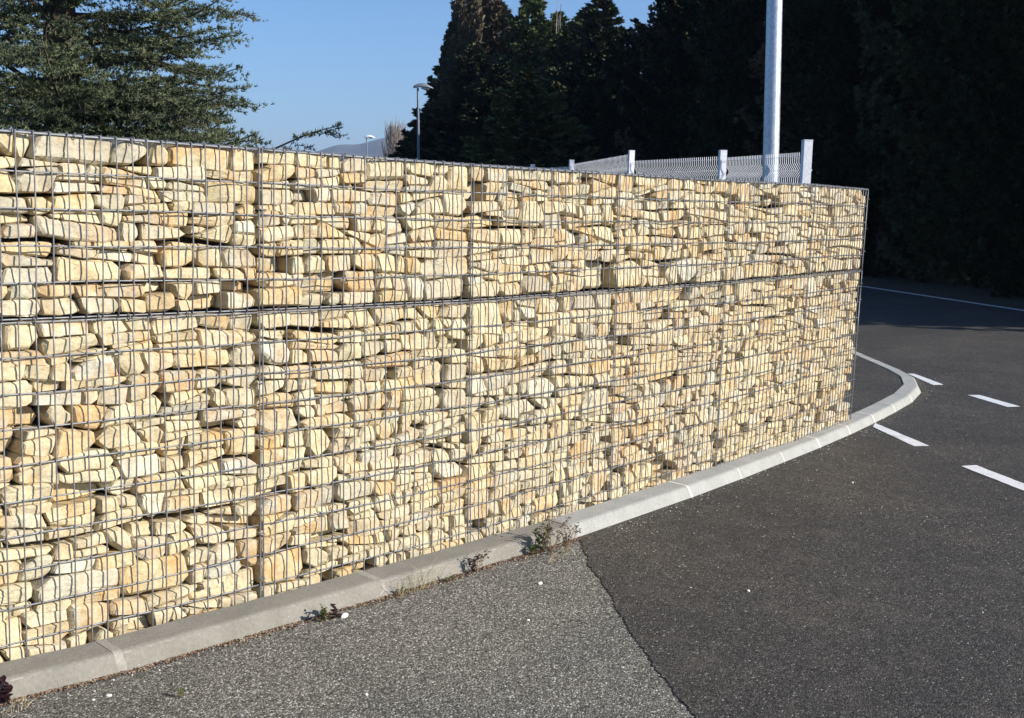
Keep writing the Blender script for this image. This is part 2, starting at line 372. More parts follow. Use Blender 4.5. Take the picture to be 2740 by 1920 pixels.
def stone_mesh(poly, r, protr, thick, R=None):
    """broken slab: flat-ish front, unequal knocked-off edges; returns V in (x,y,depth) and faces"""
    P = [np.array(p, float) for p in poly]
    A = np.array(P); ext = A.max(0) - A.min(0); mnx = min(ext)
    R = R or min(.0095, mnx * r.uniform(.06, .14))
    In = list(P)
    for i in range(len(P)):
        p, q = P[i], P[(i + 1) % len(P)]; e = q - p; l = np.linalg.norm(e)
        if l < 1e-5: continue
        nrm = np.array([-e[1], e[0]]) / l
        c = clip_half(In, p + nrm * R, nrm)
        if len(c) < 3: R *= .6; return stone_mesh(poly, r, protr, thick, R)
        In = c
    In = np.array(In); cen = In.mean(0)
    per = []; m = len(In); fe = [max(0, r.gauss(.02, .10)) for _ in range(m)]; de = [r.uniform(.0, 1.0) ** 2 for _ in range(m)]
    for i in range(m):
        p, q, o = In[i], In[(i + 1) % m], In[i - 1]
        e = q - p; l = np.linalg.norm(e); e0 = p - o; l0 = np.linalg.norm(e0)
        if l < 1e-6 or l0 < 1e-6: continue
        n1 = np.array([e[1], -e[0]]) / l; n0 = np.array([e0[1], -e0[0]]) / l0
        nm = n0 + n1; nm /= np.linalg.norm(nm) + 1e-9
        per.append((p, nm, (fe[i] + fe[i - 1]) / 2, (de[i] + de[i - 1]) / 2))
        k = int(l / .024)
        for j in range(1, k + 1): per.append((p + e * (j / (k + 1)), n1, fe[i], de[i]))
    n = len(per); V = []; F = []
    s1 = r.random() * 99; amp = .0022 if r.random() < .6 else .004
    tm_ = .013 / max(ext[0], .05); tx = max(-.34, min(.34, r.uniform(-tm_, tm_))); tm_ = .013 / max(ext[1], .04); ty = max(-.34, min(.28, r.uniform(-tm_, tm_ * .8)))
    # a ridge line splits some faces into two planes
    ra = r.random() * 3.14; rd = np.array([math.cos(ra), math.sin(ra)]); rk = r.uniform(.05, .28) if r.random() < .5 else 0
    def zf(p): return protr + tx * (p[0] - cen[0]) + ty * (p[1] - cen[1]) + rk * max(0, float(np.dot(p - cen, rd)))
    def dsp(x, y, z): return amp * (math.sin(x * 53 + s1 + y * 31) + math.sin(y * 71 + s1 * 2.1 + z * 50) * .7)
    jit = [(r.random() - .5) for _ in range(n)]
    for ring in range(7):
        for k, (p, nm, f_, d_) in enumerate(per):
            j = jit[k]
            if ring == 0: q = cen + (p - cen) * (1 - f_) * .5; z = zf(q) + dsp(q[0], q[1], 0)
            elif ring == 1: q = cen + (p - cen) * (1 - f_); z = zf(q) + dsp(q[0], q[1], 0)
            elif ring == 2: q = p + (cen - p) * f_ * .35 + nm * R * .5; z = zf(q) + dsp(q[0], q[1], 0) + R * .35 + d_ * .009
            elif ring == 3: q = p + nm * R * (.95 + .12 * j); z = zf(p) + R * 1.0 + d_ * .016
            elif ring == 4: q = p + nm * R * (1 + .1 * j); z = zf(p) + R * 2.8 + d_ * .02
            elif ring == 5: q = p + nm * R; z = protr + thick * .75
            else: q = p + nm * R * .5; z = protr + thick
            if ring in (2, 3, 4): q = q + nm * (j * .0034)
            V.append((q[0], q[1], z))
    for a in range(6):
        for i in range(n):
            j = (i + 1) % n; F.append((a * n + i, a * n + j, (a + 1) * n + j, (a + 1) * n + i))
    V.append((cen[0], cen[1], zf(cen) + dsp(cen[0], cen[1], 0))); c0 = len(V) - 1
    for i in range(n): F.append((c0, (i + 1) % n, i))
    F.append(tuple(6 * n + i for i in range(n)))
    V = np.array(V); V[:, 2] = np.maximum(V[:, 2], .0055)
    return V, F, float(ext[0] * ext[1])

COLW = {-2: 'wholly past the left edge', -1: 'cut by the left edge', 0: 'second in view from the left', 1: 'third in view from the left', 2: 'third from the far corner', 3: 'next to the far corner one', 4: 'at the far right corner'}
def bulge(s, h, sd):
    return -.006 * abs(math.sin(math.pi * s)) * abs(math.sin(math.pi * (h if h < 1 else (h - 1) * 2))) + .0016 * math.sin(s * 23 + sd) * math.sin(h * 19 + sd)
def basket(col, row):
    r = random.Random(100 + col * 7 + row * 1000)
    h0, h1 = (0, 1.0) if row == 0 else (1.0, 1.5)
    s0, s1 = col, col + 1
    base = wall(col + .5, h0, 0)
    name = 'gabion_basket'
    kind = 'tall lower' if row == 0 else 'low upper'
    t = thing(name, base, f'{kind} wire basket of cream stones, {COLW[col]}', 'gabion', 'wire baskets of stone making up the wall')
    PL = Vector(base)
    # stones
    H = h1 - h0; ins = .004
    polys = pack(1 - 2 * ins, H - (.014 if row == 0 else .004), r)
    items = []
    for Q in polys:
        V, F, area = stone_mesh(Q, r, r.uniform(.0065, .014) if r.random() < .84 else (r.uniform(.02, .034) if r.random() < .8 else r.uniform(.05, .08)), r.uniform(.10, .15))
        items.append((area, V, F))
    items.sort(key=lambda x: -x[0])
    rest = MB()
    for i, (area, V, F) in enumerate(items):
        Wv = wall(s0 + ins + V[:, 0], h0 + .008 + V[:, 1], V[:, 2])
        if i < 99: obj('stone', Wv, F, M['stone'], t, smooth=False)
        else: rest.add(Wv, F)
    if rest.n: tag(rest.build('small_stones', M['stone'], t), kind='stuff')
    # rubble behind the facing stones
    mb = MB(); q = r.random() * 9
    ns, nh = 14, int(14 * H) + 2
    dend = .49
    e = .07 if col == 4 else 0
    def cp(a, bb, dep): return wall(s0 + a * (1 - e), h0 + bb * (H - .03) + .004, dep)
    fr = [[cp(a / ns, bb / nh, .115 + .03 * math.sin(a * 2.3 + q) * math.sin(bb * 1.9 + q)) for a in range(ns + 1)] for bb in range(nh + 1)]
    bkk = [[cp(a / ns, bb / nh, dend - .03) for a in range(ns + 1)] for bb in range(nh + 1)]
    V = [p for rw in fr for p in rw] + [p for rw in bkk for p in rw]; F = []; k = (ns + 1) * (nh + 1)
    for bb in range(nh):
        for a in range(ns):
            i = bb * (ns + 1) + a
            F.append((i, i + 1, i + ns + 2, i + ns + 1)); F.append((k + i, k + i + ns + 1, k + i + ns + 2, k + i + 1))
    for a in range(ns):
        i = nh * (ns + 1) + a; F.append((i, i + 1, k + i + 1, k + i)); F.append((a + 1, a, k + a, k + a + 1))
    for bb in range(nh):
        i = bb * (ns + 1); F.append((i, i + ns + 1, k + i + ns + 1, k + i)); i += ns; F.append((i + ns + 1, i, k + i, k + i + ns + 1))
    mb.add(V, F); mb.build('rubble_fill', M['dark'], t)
    # wires
    wr = .0025; sd = col * 3.1 + row
    mb = MB(); off = r.uniform(-.004, .004)
    for i in range(21):
        s = s0 + .0065 + i * (.987 / 20) + (off if 0 < i < 20 else 0)
        top = h1 + (.006 if row == 1 else -.003); jig = r.uniform(-.0018, .0018)
        pts = [wall(s + jig * math.sin(hh * 9 + i), hh, -.0022 + bulge(s, hh, sd)) for hh in np.linspace(h0 + .001, top, 9 if row else 15)]
        mb.tube(pts, wr, 6)
    nh = 10 if row == 0 else 5
    for j in range(nh + 1):
        hh = h0 + (h1 - h0) * j / nh + (.0045 if j == 0 else -.0045 if j == nh and row == 0 else 0)
        w1, w2 = r.uniform(-.003, .003), r.uniform(0, 6)
        pts = [wall(s, hh + (w1 * math.sin((s - s0) * math.pi) + .0012 * math.sin(s * 9 + w2) if 0 < j < nh else 0), .0024 + bulge(s, hh, sd)) for s in np.linspace(s0 + .001, s1 - .001, 17)]
        mb.tube(pts, wr, 6)
    mb.build('front_mesh', M['wire'], t, smooth=True, origin=base)
    # back mesh
    mb = MB()
    for i in range(0, 21, 2):
        s = s0 + .0065 + i * (.987 / 20); mb.tube([wall(s, h0 + .002, dend), wall(s, h1, dend)], wr, 4)
    for j in range(nh + 1): mb.tube([wall(s0 + .002, h0 + (h1 - h0) * j / nh, dend + .005), wall(s1 - .002, h0 + (h1 - h0) * j / nh, dend + .005)], wr, 4)
    mb.build('back_mesh', M['wire'], t, origin=base)
    if row == 1:
        mb = MB()
        for d, hz in ((.006, .006), (.0115, .003)):
            w2 = r.uniform(0, 6)
            mb.tube([wall(s, 1.5 + hz - .004, d + .002 * math.sin(s * 11 + w2)) for s in np.linspace(s0 + .003, s1 - .003, 9)], wr, 6)
        for j in range(2, 6): mb.tube([wall(s, 1.5 + .004, j * .098) for s in np.linspace(s0, s1, 5)], wr, 6)
        for i in range(0, 21, 1):
            s = s0 + .0065 + i * (.987 / 20) + .006; mb.tube([wall(s, 1.5 + .005, -.001), wall(s, 1.5 + .0065 + .002 * math.sin(s * 40), .14), wall(s, 1.504, .49)], wr, 5)
        mb.build('lid_mesh', M['wire'], t, smooth=True, origin=base)
    if row == 0 and True:
        # cross-tie knots hooked over the face
        for k in range(3):
            i = r.choice((5, 10, 15)); hh = r.choice((.3, .6, .9) if k else (.3, .6)); s = s0 + .0065 + i * (.987 / 20)
            mb = MB(); mb.tube([wall(s - .016, hh + .007, -.003), wall(s - .006, hh + .004, -.007), wall(s + .004, hh - .004, -.007), wall(s + .014, hh - .007, .0), wall(s + .03, hh - .01, .02)], .0018, 5)
            mb.build('tie_wire', M['wire'], t, smooth=True)
    # ring clips
    def ring(cen, ax, rad):
        ax = np.array(ax, float); ax /= np.linalg.norm(ax); u = np.cross(ax, (0.3, .9, .2)); u /= np.linalg.norm(u); w = np.cross(ax, u)
        mb = MB(); a0 = r.random() * 6
        mb.tube([cen + rad * (u * math.cos(a) + w * math.sin(a)) + ax * .0022 * (a / 6 - .5) for a in np.linspace(a0, a0 + 5.9, 13)], .0017, 5)
        mb.build('ring_clip', M['wire'], t, smooth=True)
    if col >= -1:
        s = s0 + r.uniform(.02, .1)
        while s < s1 - .02:
            if row == 1: ring(wall(s, 1.501, .004), wall(s + .01, 1.5, 0) - wall(s, 1.5, 0.004), .0082)
            else: ring(wall(s, 1.0, .002), wall(s + .01, 1.0, 0) - wall(s, 1.0, 0), .0098)
            s += r.uniform(.07, .19)
        hh = h0 + .12
        while hh < h1 - .05:
            ring(wall(s1, hh, -.001), (0.05, 0, 1), .0105); hh += r.uniform(.08, .2)
    if col == 4:    # end face of the corner basket: mesh and stones
        mb = MB()
        for i in range(11):
            d = .0 + i * .049; mb.tube([wall(5, h0 + .001, d) + (.004, 0, 0), wall(5, h1, d) + (.004, 0, 0)], wr, 5)
        for j in range(nh + 1):
            hh = h0 + (h1 - h0) * j / nh; mb.tube([wall(5, hh, -.002) + (.0, 0, 0), wall(5, hh, .25), wall(5, hh, .49)], wr, 5)
        mb.build('end_mesh', M['wire'], t, smooth=True, origin=base)
        for Q in pack(.34, H - .022, r):
            V, F, area = stone_mesh(Q, r, r.uniform(.008, .02), .05)
            o_ = np.array(wall(5, 0, .15)); tt = wall(5, 0, .45) - wall(5, 0, .15); tt /= np.linalg.norm(tt); nn = np.array([tt[1], -tt[0], 0])
            Wv = np.stack([o_[0] + tt[0] * V[:, 0] - nn[0] * V[:, 2], o_[1] + tt[1] * V[:, 0] - nn[1] * V[:, 2], h0 + .02 + V[:, 1]], -1)
            obj('stone', Wv, F, M['stone'], t)
    return t
for col in range(-2, 5):
    for row in (0, 1): basket(col, row)

# ------------------------------------------------------------------ ground, roads
def sheet(name, poly, z, mat_, kind='structure', skirt=0, label=None):
    from mathutils.geometry import tessellate_polygon
    V = [(x, y, z) for x, y in poly]; tri = tessellate_polygon([[Vector(v) for v in V]])
    F = []
    for a, b, c in tri:
        p, q, r_ = (V[a], V[b], V[c]); cr = (q[0]-p[0])*(r_[1]-p[1]) - (q[1]-p[1])*(r_[0]-p[0])
        F.append((a, b, c) if cr > 0 else (a, c, b))
    if skirt:
        n = len(V); ar = sum(V[i][0]*V[(i+1)%n][1]-V[(i+1)%n][0]*V[i][1] for i in range(n))
        V += [(x, y, z - skirt) for x, y in poly]
        for i in range(n):
            j = (i + 1) % n; F.append((i, n + i, n + j, j) if ar > 0 else (j, n + j, n + i, i))
    o = obj(name, V, F, mat_); tag(o, label=label, kind=kind); return o
def rough_line(pts, step, amp, seed):
    r = random.Random(seed); out = []
    for p, q in zip(pts[:-1], pts[1:]):
        p = np.array(p, float); q = np.array(q, float); l = np.linalg.norm(q - p); n = max(1, int(l / step)); nn = np.array([-(q - p)[1], (q - p)[0]]) / l
        for i in range(n): out.append(tuple(p + (q - p) * i / n + nn * r.uniform(-amp, amp)))
    out.append(tuple(pts[-1])); return out
T = np.array([.6435, .7654])       # heading of the road beyond
NRM = np.array([.7654, -.6435])    # towards the trees
E0 = np.array([16.9, 2.87])        # a point on the far edge line
big = 6000
sheet('ground', [(-big, -big), (big, -big), (big, big), (-big, big)], -.03, M['grass'])
# old asphalt in the foreground (whole near side of the road)
sheet('old_road', [(-14, -12), (4, -12), (4, .4), (-14, .6)], .0, M['asph_old'])
seam = [(1.62, .0), (1.5, -.17), (1.30, -.36), (1.1, -.57), (.88, -.81), (.65, -1.05), (.45, -1.29), (.28, -1.48), (-.1, -2.0), (-.9, -3.1), (-3, -6), (-6, -11)]
far = E0 + NRM * .35
pa = far - T * 45; pb = far + T * 160
ya = pb - NRM * 9.5
M_ = rough_line(rough_line(seam, .09, .009, 5), .009, .005, 3)
sheet('road', M_ + [(-6, -11.9), tuple(pa - NRM * 0 + (0, -6)), tuple(pa), tuple(pb), tuple(ya), (9.6, 6.5), (5.5, .2), (3, .1)], .003, M['asph_new'], skirt=.0026)
# verge strip beyond the edge line
v0 = far - T * 45; v1 = far + T * 160
sheet('verge', [tuple(v0), tuple(v0 + NRM * 9), tuple(v1 + NRM * 9), tuple(v1)], -.012, M['soil'])

# ------------------------------------------------------------------ kerb
KB = [(-2.6, .03), (-1.7, -.035), (-.89, -.085), (-.58, -.12), (.42, -.156), (1.0, -.165), (1.5, -.168), (2.0, -.15), (2.48, -.12), (3.02, -.08), (3.58, -.03), (4.15, .025), (4.74, .095), (5.36, .185), (5.94, .28), (6.47, .385),
      (6.95, .53), (7.38, .74), (7.84, 1.07), (8.24, 1.40), (8.69, 1.78), (9.13, 2.14), (9.6, 2.56), (10.1, 3.02), (10.6, 3.5), (11.1, 4.0), (11.6, 4.5), (12.1, 5.05)]
def catmull(P, sub=8):
    P = [np.array(p, float) for p in P]; out = []
    for i in range(len(P) - 1):
        a = P[max(0, i - 1)]; b = P[i]; c = P[i + 1]; d = P[min(len(P) - 1, i + 2)]
        for k in range(sub):
            t = k / sub; out.append(.5 * ((2 * b) + (-a + c) * t + (2 * a - 5 * b + 4 * c - d) * t * t + (-a + 3 * b - 3 * c + d) * t ** 3))
    out.append(P[-1]); return np.array(out)
KP = catmull(KB); KL = np.r_[0, np.cumsum(np.linalg.norm(np.diff(KP, axis=0), axis=1))]
def kat(l):
    p = np.array([np.interp(l, KL, KP[:, 0]), np.interp(l, KL, KP[:, 1])]); q = np.array([np.interp(l + .02, KL, KP[:, 0]), np.interp(l + .02, KL, KP[:, 1])]); o = np.array([np.interp(l - .02, KL, KP[:, 0]), np.interp(l - .02, KL, KP[:, 1])])
    t = (q - o) / np.linalg.norm(q - o); return p, np.array([-t[1], t[0]])
def klen(pt): return KL[np.argmin(np.linalg.norm(KP - np.array(pt), axis=1))]
PROF = [(0, -.05), (0, .0), (.010, .022), (.021, .042), (.025, .0475), (.031, .0520), (.040, .0545), (.085, .0572), (.133, .060), (.136, .052), (.136, -.05)]
def kerb_piece(l0, l1, mt, mm, label, group, seed, wob=.0, side='l'):
    r = random.Random(seed); g = .0012
    n = max(3, int((l1 - l0) / .05)); V = []; dz = r.uniform(-.0018, .0018); dn = r.uniform(-.0012, .0012)
    (pA, nA), (pB, nB) = kat(l0 + g), kat(l1 - g); straight = mt is M['kerb_new']
    for i in range(n + 1):
        l = l0 + g + (l1 - l0 - 2 * g) * i / n; p, nn = kat(l)
        if straight: p = pA + (pB - pA) * i / n; nn = nA + (nB - nA) * i / n
        for a, z in PROF:
            j = wob * (hsh(i * 3.1, a * 77, seed) - .5); V.append((*(p + nn * (a + dn + j)), z + (dz if z > 0 else 0) + (j * .6 if z > .01 else 0)))
    k = len(PROF); F = []
    for i in range(n):
        for j in range(k - 1): F.append((i * k + j, (i + 1) * k + j, (i + 1) * k + j + 1, i * k + j + 1))
    F.append(tuple(range(k))); F.append(tuple(n * k + j for j in range(k))[::-1])
    o = obj('kerb_stone', V, F, mt, origin=(*kat((l0 + l1) / 2)[0], 0)); tag(o, label, 'kerb stone', group)
    at = o.data.attributes.new('lime', 'FLOAT', 'POINT'); at.data.foreach_set('value', [1.0 if (i % k) == 4 else 0.0 for i in range(len(V))])
    # mortar joint at its far end
    V = []; ww = .020 if mt is M['kerb_new'] else .030
    for i in range(3):
        l = l1 - ww * .5 + ww * i / 2 - (.0 if mt is M['kerb_new'] else .012); p, nn = kat(l)
        for a, z in PROF: V.append((*(p + nn * (a - (.0006 if a < .06 else -.0004))), z + (.0006 if z > 0 else 0)))
    F = [(i * k + j, (i + 1) * k + j, (i + 1) * k + j + 1, i * k + j + 1) for i in range(2) for j in range(k - 1)] + [tuple(range(k)), tuple(2 * k + j for j in range(k))[::-1]]
    obj('mortar_joint', V, F, mm, o)
    return o
ko = [klen((-2.6, .03)), klen((-1.58, -.04)), klen((-.59, -.12)), klen((.43, -.156)), klen((1.49, -.168))]
labs = ['grey weathered kerb stone, wholly past the left edge', 'grey weathered kerb stone cut by the bottom left corner of the photo', 'grey weathered kerb stone between the two joints left of the dry grass', 'grey weathered kerb stone ending at the green and dry weed clump']
for i in range(4): kerb_piece(ko[i], ko[i + 1], M['kerb_old'], M['mortar_old'], labs[i], 'old grey kerb stones in the foreground', 40 + i, .0022)
l = ko[-1]; cuts = [l, klen((2.48, -.12))]
while cuts[-1] + .56 < KL[-1]: cuts.append(cuts[-1] + .555)
ords = ['first', 'second', 'third', 'fourth', 'fifth', 'sixth', 'seventh', 'eighth', 'ninth', 'tenth', 'eleventh', 'twelfth', 'thirteenth', 'fourteenth', 'fifteenth', 'sixteenth', 'seventeenth', 'eighteenth', 'nineteenth', 'twentieth', 'twenty-first', 'twenty-second', 'twenty-third']
for i in range(len(cuts) - 1):
    lb = 'long pale kerb stone, first after the weed clump' if i == 0 else f'short pale kerb stone, {ords[i]} one after the weed clump'
    kerb_piece(cuts[i], cuts[i + 1], M['kerb_new'], M['mortar'], lb, 'pale new kerb stones round the bend', 60 + i, .0006)
# raised island surface inside the kerb, behind the wall too
isl = []
for l in np.arange(klen((4.85, .1)), KL[-1], .04):
    p, nn = kat(l); isl.append(tuple(p + nn * (.128 + rnd.uniform(-.006, .006))))
isl += [(10.5, 9), (5, 9), (-3, 6), (-3, .75), (4.7, .78), (4.95, .40)]
sheet('island_surface', isl, .0545, M['asph_new'], skirt=.04)

# ------------------------------------------------------------------ road markings
def marking(pts, label, group='short white dashes painted on the road'):
    P = rough_line([np.array(p) for p in pts] + [np.array(pts[0])], .03, .0022, int(pts[0][0] * 100))[:-1]
    o = sheet('road_marking', P, .0058, M['paint'], kind=None, skirt=.0012); tag(o, label, 'road marking', group); return o
marking([(5.06, .105), (5.21, .155), (4.69, -.41), (4.61, -.35)], 'white dash touching the pale kerb at the foot of the wall corner')
marking([(4.23, -.77), (4.32, -.82), (3.92, -1.30), (3.84, -1.24)], 'white dash in the lower row, cut by the right edge of the photo')
marking([(7.93, 1.04), (7.98, 1.0), (7.49, .56), (7.40, .61)], 'white dash touching the tip of the kerb bend')
marking([(7.05, .2), (7.13, .14), (6.78, -.28), (6.68, -.22)], 'white dash standing clear on the dark road right of the kerb tip')
marking([(6.33, -.64), (6.42, -.70), (6.07, -1.12), (5.97, -1.06)], 'white dash beyond the right edge, next in the upper row')
e0 = E0 - T * 30; e1 = E0 + T * 150
o = sheet('road_edge_line', [tuple(e0), tuple(e0 + NRM * .13), tuple(e1 + NRM * .13), tuple(e1)], .0085, M['paint'], kind=None, skirt=.001)
tag(o, 'long thin white line along the far road edge in tree shade', 'road marking')

# ------------------------------------------------------------------ lamp posts
LEAN = Vector((-.031 * .643, .031 * .766, 1)).normalized()
def leanpt(b, z, dx=0, dy=0): return np.array([b[0] + LEAN.x * z + dx, b[1] + LEAN.y * z + dy, b[2] + z])
def dirpt(u, D, z):
    # ground point at distance D along the sight direction (dx, dy)
    return np.array([CAM.x + u[0] * D, CAM.y + u[1] * D, z])
def lamp_post(b, D1, D0, Hh, label, head_dir, arm=.0, big_=False):
    t = thing('street_lamp', b, label, 'street lamp')
    mb = MB(); n = 14
    mb.tube([leanpt(b, z) for z in np.linspace(-.05, Hh, 12)], [D1 / 2 + (D0 - D1) / 2 * k / 11 for k in range(12)], 28); mb.build('pole', M['galv'] if arm else M['dullgalv'], t, smooth=True)
    mb = MB(); mb.tube([leanpt(b, -.03), leanpt(b, .02)], D1 * .95, 16); mb.build('base_plate', M['galv'], t)
    top = leanpt(b, Hh); hd = np.array([*head_dir, .0]); hd /= np.linalg.norm(hd); sdv = np.array([-hd[1], hd[0], 0])
    if arm: mb = MB(); mb.tube([top - (0, 0, .1), top + hd * arm * .5 + (0, 0, .18), top + hd * arm + (0, 0, .22)], .03, 8); mb.build('arm', M['galv'], t); top = top + hd * (arm - .15) + (0, 0, .2)
    # lantern: long curved hood, glass bowl under it
    L = .82; V = []; F = []; nn = 10; kk = 8
    for i in range(nn + 1):
        u = i / nn; x = -.18 + L * u; w = .17 * math.sin(math.pi * min(1, .22 + .78 * u)) ** .6 * (1 if u < .97 else .5); hh = .13 * math.sin(math.pi * (.18 + .8 * u)) + .02; zz = .10 * math.sin(math.pi * u) * .6
        for k in range(kk): 
            a = math.pi * k / (kk - 1); V.append(top + hd * x + sdv * (w * math.cos(a)) + np.array([0, 0, zz + hh * math.sin(a)]))
    for i in range(nn):
        for k in range(kk - 1): F.append((i * kk + k, (i + 1) * kk + k, (i + 1) * kk + k + 1, i * kk + k + 1))
        F.append((i * kk + kk - 1, (i + 1) * kk + kk - 1, (i + 1) * kk, i * kk))
    F.append(tuple(range(kk))[::-1]); F.append(tuple(nn * kk + k for k in range(kk)))
    ln = obj('lantern', V, F, M['dullgalv'] if 'tall' in label else M['fence'], t, smooth=False)
    mb = MB(); mb.tube([top + hd * (.15) + (0, 0, .03), top + hd * .3 + (0, 0, .0), top + hd * .5 + (0, 0, .03)], [.05, .085, .05], 10); mb.build('bowl', M['lamp'], ln, smooth=True)
    return t
lamp_post(dirpt((.8833, .4688), 10.15, .05), .136, .100, 8.0, 'thick galvanised pole rising behind the mesh fence, lamp head out of view', (.64, -.77), 1.2)
lamp_post(dirpt((.7160, .6981), 52, .0), .15, .09, 6.18, 'tall grey street lamp in front of the dark conifers', (.64, -.77))
lamp_post(dirpt((.6862, .7274), 93, .0), .14, .09, 6.22, 'small distant street lamp beside the bare poplar', (.64, -.77))

# ------------------------------------------------------------------ welded mesh fence
def sd_(u): # unit sight direction for a photo column (source pixels) at mid height
    d = RGT * ((u - 1370) / 3270) + DWN * ((450 - 960) / 3270) + FWD; h = math.hypot(d.x, d.y); return (d.x / h, d.y / h)
fd = [(sd_(2156), 9.0), (sd_(1932), 11.35), (sd_(1688), 13.8), (sd_(1529), 16.4), (sd_(1425), 19.0), (sd_(1345), 21.6), (sd_(1282), 24.2)]
FP = [dirpt(u, D, .05) for u, D in fd]
ftop = []
for (u, D), vy in zip(fd, (376, 403, 403, 428, 440, 448, 454)):
    v = (vy - 960) / 3270; uu = None
    # height of the sight line with that row, at that distance
    best = None
    for px in range(1200, 2400, 2):
        d = RGT * ((px - 1370) / 3270) + DWN * v + FWD; h = math.hypot(d.x, d.y)
        e = abs(d.x / h - u[0])
        if best is None or e < best[0]: best = (e, CAM.z + d.z / h * D)
    ftop.append(best[1])
t = thing('mesh_fence', FP[0], 'light grey welded mesh fence with folded wires and flat posts behind the wall', 'fence')
ptop = []   # panel top heights (start, end) per bay
for i, p in enumerate(FP):
    q = FP[min(i + 1, len(FP) - 1)]; o_ = FP[max(i - 1, 0)]; d = (q - o_)[:2]; d /= np.linalg.norm(d); nn = np.array([d[1], -d[0]])   # nn towards the road
    zt = ftop[i]; mb = MB()
    def P3(a, b_, z): return (p[0] + d[0] * a + nn[0] * b_, p[1] + d[1] * a + nn[1] * b_, z)
    ww = (.034, .032, .028, .026, .026, .026, .026)[i]
    # open channel: back plate and two lips, notched front lip
    segs = [((-ww, -.030), (ww, -.027)), ((-ww, -.027), (-ww + .003, .030)), ((ww - .003, -.027), (ww, .030)), ((-ww + .003, .026), (-ww + .016, .030)), ((ww - .016, .026), (ww - .003, .030))]
    for (a0, b0), (a1, b1) in segs:
        V = [P3(a, b_, z) for z in (.03, zt) for a, b_ in ((a0, b0), (a1, b0), (a1, b1), (a0, b1))]
        mb.add(V, [(0, 3, 2, 1), (4, 5, 6, 7), (0, 1, 5, 4), (1, 2, 6, 5), (2, 3, 7, 6), (3, 0, 4, 7)])
    po = mb.build('post', M['fence'], t)
    mb = MB(); V = [P3(a, b_, z) for z in (zt, zt + .006) for a, b_ in ((-ww - .002, -.032), (ww + .002, -.032), (ww + .002, .032), (-ww - .002, .032))]
    mb.add(V, [(0, 3, 2, 1), (4, 5, 6, 7), (0, 1, 5, 4), (1, 2, 6, 5), (2, 3, 7, 6), (3, 0, 4, 7)]); mb.build('post_cap', M['fence'], po)
    mb = MB()
    if i < 4:
        z = zt - .03
        while z > 1.2:
            mb.tube([P3(ww + .003, .026, z), P3(ww + .003, .036, z)], .006, 6); z -= .045 if i else .03
        mb.build('notches', M['fence'], po)
for i in range(len(FP) - 1):
    p, q = FP[i], FP[i + 1]; d = (q - p); L = np.linalg.norm(d[:2]); d = d[:2] / L; nn = np.array([d[1], -d[0]])
    za = ftop[i] - (.075, .045, .10, .08, .08, .08)[i]; zb = ftop[i + 1] - (.06, .11, .05, .06, .06, .06)[i]
    if i == 2: za = ftop[2] - .028
    if i >= 2: za = min(za, ftop[i] - .02)
    mb = MB(); n = int(L / .05); offs = [(0, 0), (-.03, 0), (-.075, 0), (-.128, .034), (-.18, 0), (-.24, 0), (-.62, 0), (-.67, .03), (-.72, 0), (-1.25, 0), (-1.30, .03), (-1.35, 0)]
    wr = .0030
    for k in range(1, n):
        a = k * L / n; zt = za + (zb - za) * a / L
        pts = [(p[0] + d[0] * a + nn[0] * (b_ + .025), p[1] + d[1] * a + nn[1] * (b_ + .025), zt + dz) for dz, b_ in offs] + [(p[0] + d[0] * a + nn[0] * .025, p[1] + d[1] * a + nn[1] * .025, .08)]
        mb.tube(pts, wr, 5)
    for dz, b_ in ((-.03, 0), (-.128, .034), (-.225, 0), (-.42, 0), (-.67, .03), (-1.0, 0), (-1.3, .03)):
        mb.tube([(p[0] + d[0] * a + nn[0] * (b_ + .020), p[1] + d[1] * a + nn[1] * (b_ + .020), za + (zb - za) * a / L + dz) for a in (.02, L - .02)], .0025, 5)
    mb.build('mesh_panel', M['fence'], t, smooth=True)

# ------------------------------------------------------------------ vegetation
def spikes(P, D, L, Wd, k, rg, spread=.7, quad=False):
    """k leaf blades at each point P, leaning about direction D"""
    n = len(P); P = np.repeat(P, k, 0); D = np.repeat(D, k, 0); L = np.repeat(L, k) * rg.uniform(.6, 1.25, n * k)
    d = D + rg.normal(0, spread, (n * k, 3)); d /= np.linalg.norm(d, axis=1)[:, None]
    w = np.cross(d, rg.normal(0, 1, (n * k, 3))); w /= np.linalg.norm(w, axis=1)[:, None]
    W_ = (Wd * L)[:, None]
    if quad:
        V = np.stack([P, P + d * L[:, None] * .45 + w * W_, P + d * L[:, None], P + d * L[:, None] * .45 - w * W_], 1).reshape(-1, 3)
        F = np.arange(n * k * 4).reshape(-1, 4)
    else:
        V = np.stack([P - w * W_ * .5, P + w * W_ * .5, P + d * L[:, None]], 1).reshape(-1, 3); F = np.arange(n * k * 3).reshape(-1, 3)
    return V, F
